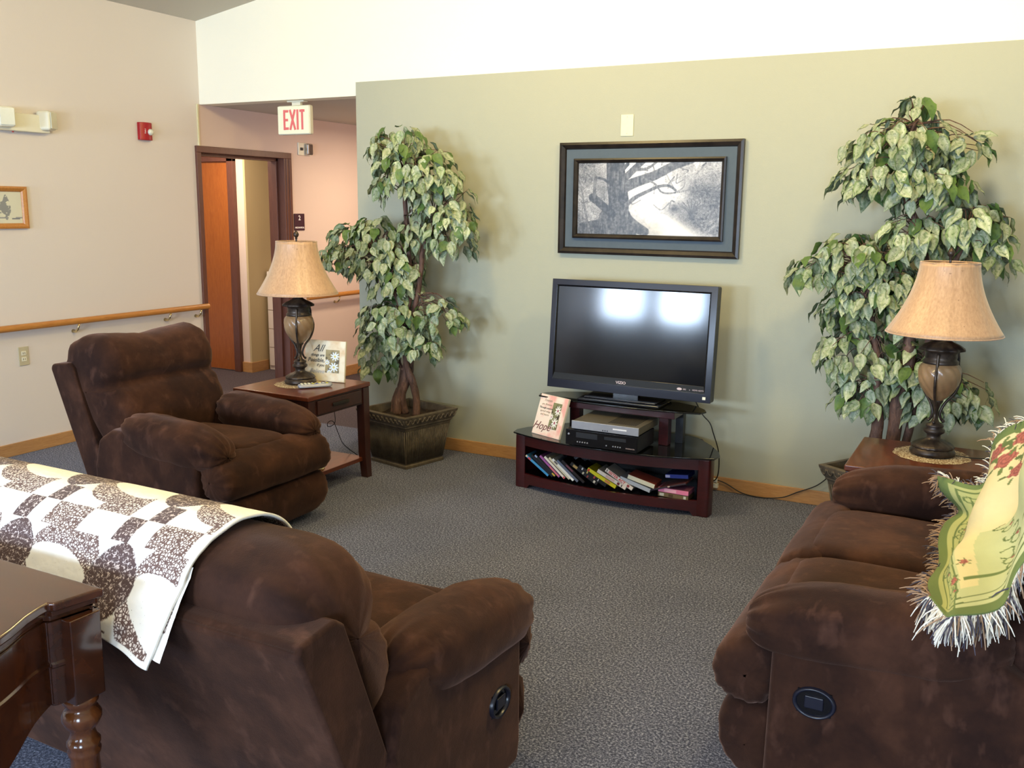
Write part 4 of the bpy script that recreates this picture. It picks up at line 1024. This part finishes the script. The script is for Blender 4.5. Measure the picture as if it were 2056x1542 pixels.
# ------------------------------------------------------------------ cords
def cord(label, pts, r=.0035):
    p = [tuple(q) for q in crom(pts, 60, False)]
    o = MB().tube(p, r, 6).build('power_cord', M_cord, None, smooth=True); tag(o, label, 'cord'); return o
cord('black cord sagging along the baseboard right of the TV stand', [(-1.52, 5.36, .09), (-1.487, 5.37, .076), (-1.404, 5.375, .057), (-1.297, 5.37, .012), (-1.179, 5.36, .006), (-1.065, 5.37, .022), (-.982, 5.378, .064), (-.875, 5.378, .122), (-.804, 5.378, .2), (-.78, 5.38, .26)])
cord('black cord hanging from the television down behind the stand', [(-1.56, 5.17, .60), (-1.51, 5.195, .50), (-1.468, 5.21, .45), (-1.448, 5.22, .393), (-1.43, 5.30, .25), (-1.44, 5.33, .10), (-1.5, 5.35, .05)])
cord('dark cord looping under the drawer of the left end table', [(-3.6, 4.456, .565), (-3.6, 4.456, .453), (-3.6, 4.468, .36), (-3.6, 4.44, .335), (-3.6, 4.395, .337), (-3.6, 4.40, .362), (-3.6, 4.45, .355), (-3.6, 4.498, .266), (-3.6, 4.545, .192), (-3.59, 4.66, .10), (-3.6, 4.8, .012)], .0022)
cord('brown lamp cord on the right end table beside the doily', [(-.15, 4.475, .6045), (-.08, 4.47, .604), (-.02, 4.50, .6038), (-.01, 4.62, .6038)], .0022)
ad = thing('cord_adapter', 'white plug adapter by the baseboard beside the TV stand', 'plug', (-1.463, 5.36, .05))
B(-.02, .02, 0, .025, -.03, .0).build('body', M_white, ad, bevel=.004); B(-.015, .015, .0, .02, .006, .028).build('upper_plug', M_white, ad, bevel=.003)

# ------------------------------------------------------------------ ficus trees in planters
def leaf_mesh(k, mat, ln=.088, w=.056):
    rows = [(0, .03), (.12, .62), (.3, .98), (.5, .95), (.7, .68), (.87, .30), (1, .02)]
    v = []; f = []; rim = []
    for t, q in rows:
        x = t*ln; dz = -.020*t*t*(1+.3*k)+.004*math.sin(t*9+k)
        for s in (-1, -.55, 0, .55, 1):
            v.append((x, s*q*w/2, dz+.0075*abs(s)*q-.003*abs(s)*math.sin(t*12+k*2))); rim.append(1.0 if abs(s) == 1 else .55 if (s == 0 and .1 < t < .9) else 0)
    for i in range(len(rows)-1):
        for j in range(4): a = i*5+j; f.append((a, a+1, a+6, a+5))
    me = bpy.data.meshes.new('leaf'); me.from_pydata(v, [], f); me.materials.append(mat)
    me.polygons.foreach_set('use_smooth', [True]*len(f))
    at = me.attributes.new('rim', 'FLOAT', 'POINT'); at.data.foreach_set('value', rim); return me, v, f, rim
LEAF = [[leaf_mesh(k, m) for k in range(3)] for m in M_leaf]
def planter(T, rot, side=.47, hgt=.355, base=.33):
    m = Matrix.Rotation(rot, 4, 'Z')
    def sq(s, z, n=1): return [(a*s/2, b*s/2, z) for a, b in ((-1, -1), (1, -1), (1, 1), (-1, 1))]
    def loft(levels, name, mat, **k):
        v = []; f = []
        for s, z in levels: v += sq(s, z)
        for i in range(len(levels)-1):
            for j in range(4): a, b = i*4+j, i*4+(j+1) % 4; f.append((a, b, b+4, a+4))
        f.append((3, 2, 1, 0)); return MB().add(v, f).xf(m).build(name, mat, T, **k)
    loft([(base-.03, 0), (base+.01, .0), (base+.012, .02), (base-.002, .024), (base+.075, hgt-.085), (base+.08, hgt-.08), (side-.045, hgt-.075), (side-.05, hgt-.06)], 'pot', M_planter, bevel=.004)
    # flared rim with scallops
    loft([(side-.05, hgt-.068), (side-.03, hgt-.055), (side+.004, hgt-.01), (side+.006, hgt), (side-.05, hgt+.002), (side-.062, hgt-.02), (side-.07, hgt-.05)], 'rim', M_planter, bevel=.003)
    sc = MB()
    for q in range(4):
        mm = Matrix.Rotation(q*PI/2, 4, 'Z')
        for i in range(11):
            x = (-5+i)*side/11.4; pts = []
            for a in np.linspace(PI, 2*PI, 9): pts.append(Vector((x+.0165*math.cos(a), -(side/2-.006+.016*0)-.004+(-.010)*0, hgt-.018+.030*math.sin(a))))
            for p in pts: p.y = -(side/2+.003-(hgt-.01-p.z)*.33) if p.z < hgt-.01 else -(side/2+.004)
            s2 = MB().tube(pts, .0042, 6); s2.xf(mm); sc.add(s2.v, s2.f)
    sc.xf(m).build('rim_scallops', M_planter, T, smooth=True, kind='stuff')
    fl = MB()
    for q in range(4):
        mm = Matrix.Rotation(q*PI/2, 4, 'Z')
        for i in range(27):
            u_ = (-13+i)/13.6; z0, z1 = .035, hgt-.10; b0, b1 = base/2+.0, (base+.068)/2
            s2 = MB().tube([(u_*b0, -b0-.003, z0), (u_*b1, -b1-.002, z1)], .0048, 5); s2.xf(mm); fl.add(s2.v, s2.f)
    fl.xf(m).build('fluting', M_planter, T, smooth=True, kind='stuff')
    n = 16; v = []; f = []
    for i in range(n+1):
        for j in range(n+1):
            a, b = (i/n-.5)*(side-.07), (j/n-.5)*(side-.07); v.append((a, b, hgt-.045+.02*noise.noise((a*14, b*14, side))+.008*noise.noise((a*50, b*50, 1))))
    for i in range(n):
        for j in range(n): a = i*(n+1)+j; f.append((a, a+n+1, a+n+2, a+1))
    MB().add(v, f).xf(m).build('soil', M_soil, T, smooth=True)
def ficus(label, loc, prot, trunks, clusters, seed, nleaf, lscale=1.0):
    rg = random.Random(seed); T = thing('potted_ficus', label, 'plant', loc, 0, 'potted ficus trees')
    planter(T, prot)
    allp = []
    for pts, r0, r1 in trunks:
        cp = crom(pts, 46, False); cp = [Vector(q)+Vector((noise.noise((q[2]*6, seed, 1)), noise.noise((q[2]*6, seed, 7)), 0))*.012 for q in cp]
        rr = [r0+(r1-r0)*i/45+.004*noise.noise((i*.35, seed, r0*99)) for i in range(46)]
        MB().tube(cp, rr, 12).build('trunk', M_bark, T, smooth=True); allp += cp
    clusters = [(a, b, c*1.2, d*1.1, e*1.18, f_) for a, b, c, d, e, f_ in clusters]; out = []
    twigs = MB()
    for (cx_, cz_, rx, ry, rz, bias) in clusters:
        n = int(nleaf*rx*rz/sum(c[2]*c[4] for c in clusters)); c = Vector((cx_, 0, cz_)); c.y = bias
        near = sorted(allp, key=lambda p: (p-c).length)[:6]
        for i in range(n):
            # direction over the sphere, few leaves right underneath
            while True:
                d = Vector((rg.gauss(0, 1), rg.gauss(0, 1)-.25, rg.gauss(0, 1)+.15)).normalized()
                if d.z > -.72: break
            rad = rg.uniform(.45, 1.0)**.55
            p = c+Vector((d.x*rx*rad, d.y*ry*rad, d.z*rz*rad))
            if loc[1]+p.y > YS-.02: p.y = YS-.02-loc[1]-rg.uniform(0, .05)
            az = math.atan2(d.y, d.x)+rg.gauss(0, .5); droop = rg.uniform(.55, 1.35)-.25*max(d.z, 0)
            if d.z > .8 and rg.random() < .4: droop = rg.uniform(-.3, .5)
            ax = Vector((math.cos(az)*math.cos(droop), math.sin(az)*math.cos(droop), -math.sin(droop)))
            nrm = Vector((d.x, d.y-.1, d.z*.6+.45)).normalized(); nrm = (nrm-ax*nrm.dot(ax)); nrm = nrm.normalized() if nrm.length > .05 else Vector((0, 0, 1))
            roll_ = rg.gauss(0, .35); sd = nrm.cross(ax); nrm = (nrm*math.cos(roll_)+sd*math.sin(roll_)).normalized(); sd = nrm.cross(ax).normalized()
            s = rg.uniform(.78, 1.2)*lscale; m = Matrix((ax*s, sd*s, nrm*s)).transposed().to_4x4(); m.translation = p
            g_ = rg.random(); kind = 2 if g_ < .08+.22*max(d.z, 0) else (1 if g_ < .42 else 0)
            out.append((p.y-abs(rad)*.02-d.z*.02, m, kind, rg.randrange(3)))
            if i % 4 == 0:
                q = rg.choice(near); mid = (p+q)/2+Vector((rg.gauss(0, .02), rg.gauss(0, .02), .05)); twigs.tube([tuple(z) for z in crom([q, mid, p], 7, False)], [.004, .0036, .003, .0026, .0022, .0018, .0014], 5)
    twigs.build('twigs', M_bark, T, smooth=True, kind='stuff')
    out.sort(key=lambda e: e[0])
    for i, (_, m, k, j) in enumerate(out[:300]):
        o = bpy.data.objects.new('leaf', LEAF[k][j][0]); COL.objects.link(o); o.parent = T; o.matrix_local = m
    for kind in range(3):
        v = []; f = []; rim = []
        for (_, m, k, j) in out[300:]:
            if k != kind: continue
            b = len(v); lv, lf, lr = LEAF[k][j][1:]; v += [m @ Vector(q) for q in lv]; f += [tuple(a+b for a in q) for q in lf]; rim += lr
        if not v: continue
        o = link_mesh('foliage', v, f, M_leaf[kind], T, smooth=True, kind='stuff')
        at = o.data.attributes.new('rim', 'FLOAT', 'POINT'); at.data.foreach_set('value', rim)
LT = (-3.445, 5.02)
def px(x, z, y): return None
CL = [(-0.032, 2.041, 0.18, 0.15, 0.105, 0), (0.075, 1.86, 0.26, 0.19, 0.17, 0), (0.261, 1.72, 0.165, 0.131, 0.145, 0), (0.08, 1.52, .10, .08, .09, 0), (-.06, 1.30, .16, .12, .12, 0), (0.351, 1.510, 0.165, 0.14, 0.15, 0), (-0.217, 1.386, 0.22, 0.18, 0.18, 0), (-0.523, 1.312, 0.13, 0.118, 0.10, 0), (-0.083, 1.200, 0.165, 0.14, 0.14, 0), (-0.087, 0.909, 0.22, 0.18, 0.17, 0), (0.277, 0.965, 0.11, 0.096, 0.12, 0), (-0.230, 0.700, 0.115, 0.10, 0.14, 0), (0.106, 0.793, 0.115, 0.10, 0.105, 0), (-0.437, 1.445, 0.13, 0.10, 0.08, 0)]
CR = [(0.001, 2.154, 0.075, 0.06, 0.055, 0), (-0.062, 1.982, 0.22, 0.18, 0.11, 0), (-0.096, 1.841, 0.21, 0.17, 0.115, 0), (0.087, 1.793, 0.16, 0.14, 0.10, 0), (0.224, 1.953, 0.09, 0.07, 0.075, 0), (0.277, 1.608, 0.16, 0.13, 0.10, 0), (0.364, 1.470, 0.10, 0.09, 0.10, 0), (0.042, 1.532, 0.16, 0.13, 0.115, 0), (-0.228, 1.426, 0.18, 0.15, 0.12, 0), (-0.417, 1.355, 0.12, 0.10, 0.08, 0), (-0.098, 1.282, 0.19, 0.15, 0.11, 0), (-0.233, 1.174, 0.13, 0.11, 0.11, 0), (-0.192, 0.947, 0.16, 0.13, 0.13, 0), (-0.128, 0.746, 0.13, 0.11, 0.11, 0), (0.095, 0.896, 0.14, 0.12, 0.13, 0), (0.199, 0.755, 0.14, 0.12, 0.12, 0), (0.093, 1.194, 0.16, 0.14, 0.13, 0), (0.375, 0.774, 0.07, 0.06, 0.09, 0)]
ficus('tall variegated ficus tree in ribbed pot left of the television', (-3.444, 5.018, 0), math.radians(-13),
      [([(-.07, -.02, .31), (-.055, -.01, .42), (-.02, 0, .55), (0, .01, .70), (.015, 0, .90), (-.05, -.02, 1.06), (-.12, -.03, 1.20), (-.2, -.02, 1.36)], .030, .014),
       ([(-.035, .03, .31), (-.03, .0, .45), (.01, .02, .60), (.03, .02, .85), (.07, .0, 1.05), (.12, -.01, 1.22), (.14, 0, 1.42), (.25, 0, 1.55)], .026, .012),
       ([(.07, .0, .31), (.075, .01, .42), (.045, 0, .53), (.01, -.02, .66), (.0, -.01, .9), (.03, .0, 1.15), (.02, 0, 1.45), (0, 0, 1.70), (.02, 0, 1.95)], .026, .012),
       ([(-.10, .0, .31), (-.09, .01, .40), (-.06, .02, .5), (-.03, .0, .62)], .030, .018)], CL, 5, 1150)
ficus('tall variegated ficus tree in ribbed pot behind the right lamp', (-.485, 5.055, 0), math.radians(-30),
      [([(-.06, .02, .31), (-.065, -.02, .45), (-.06, -.04, .60), (-.07, -.05, .80), (-.10, -.05, 1.0), (-.135, -.05, 1.2), (-.17, -.05, 1.40)], .036, .014),
       ([(.01, .0, .31), (.02, -.03, .50), (.03, -.05, .70), (.06, -.06, .95), (.07, -.06, 1.2), (.09, -.06, 1.40), (.07, -.05, 1.55), (.0, -.05, 1.70), (-.04, -.05, 1.90), (0, -.05, 2.1)], .038, .012),
       ([(.07, .02, .31), (.08, 0, .5), (.12, -.03, .8), (.16, -.05, 1.1), (.22, -.05, 1.4), (.28, -.05, 1.6)], .024, .011)], CR, 8, 1250, 1.08)
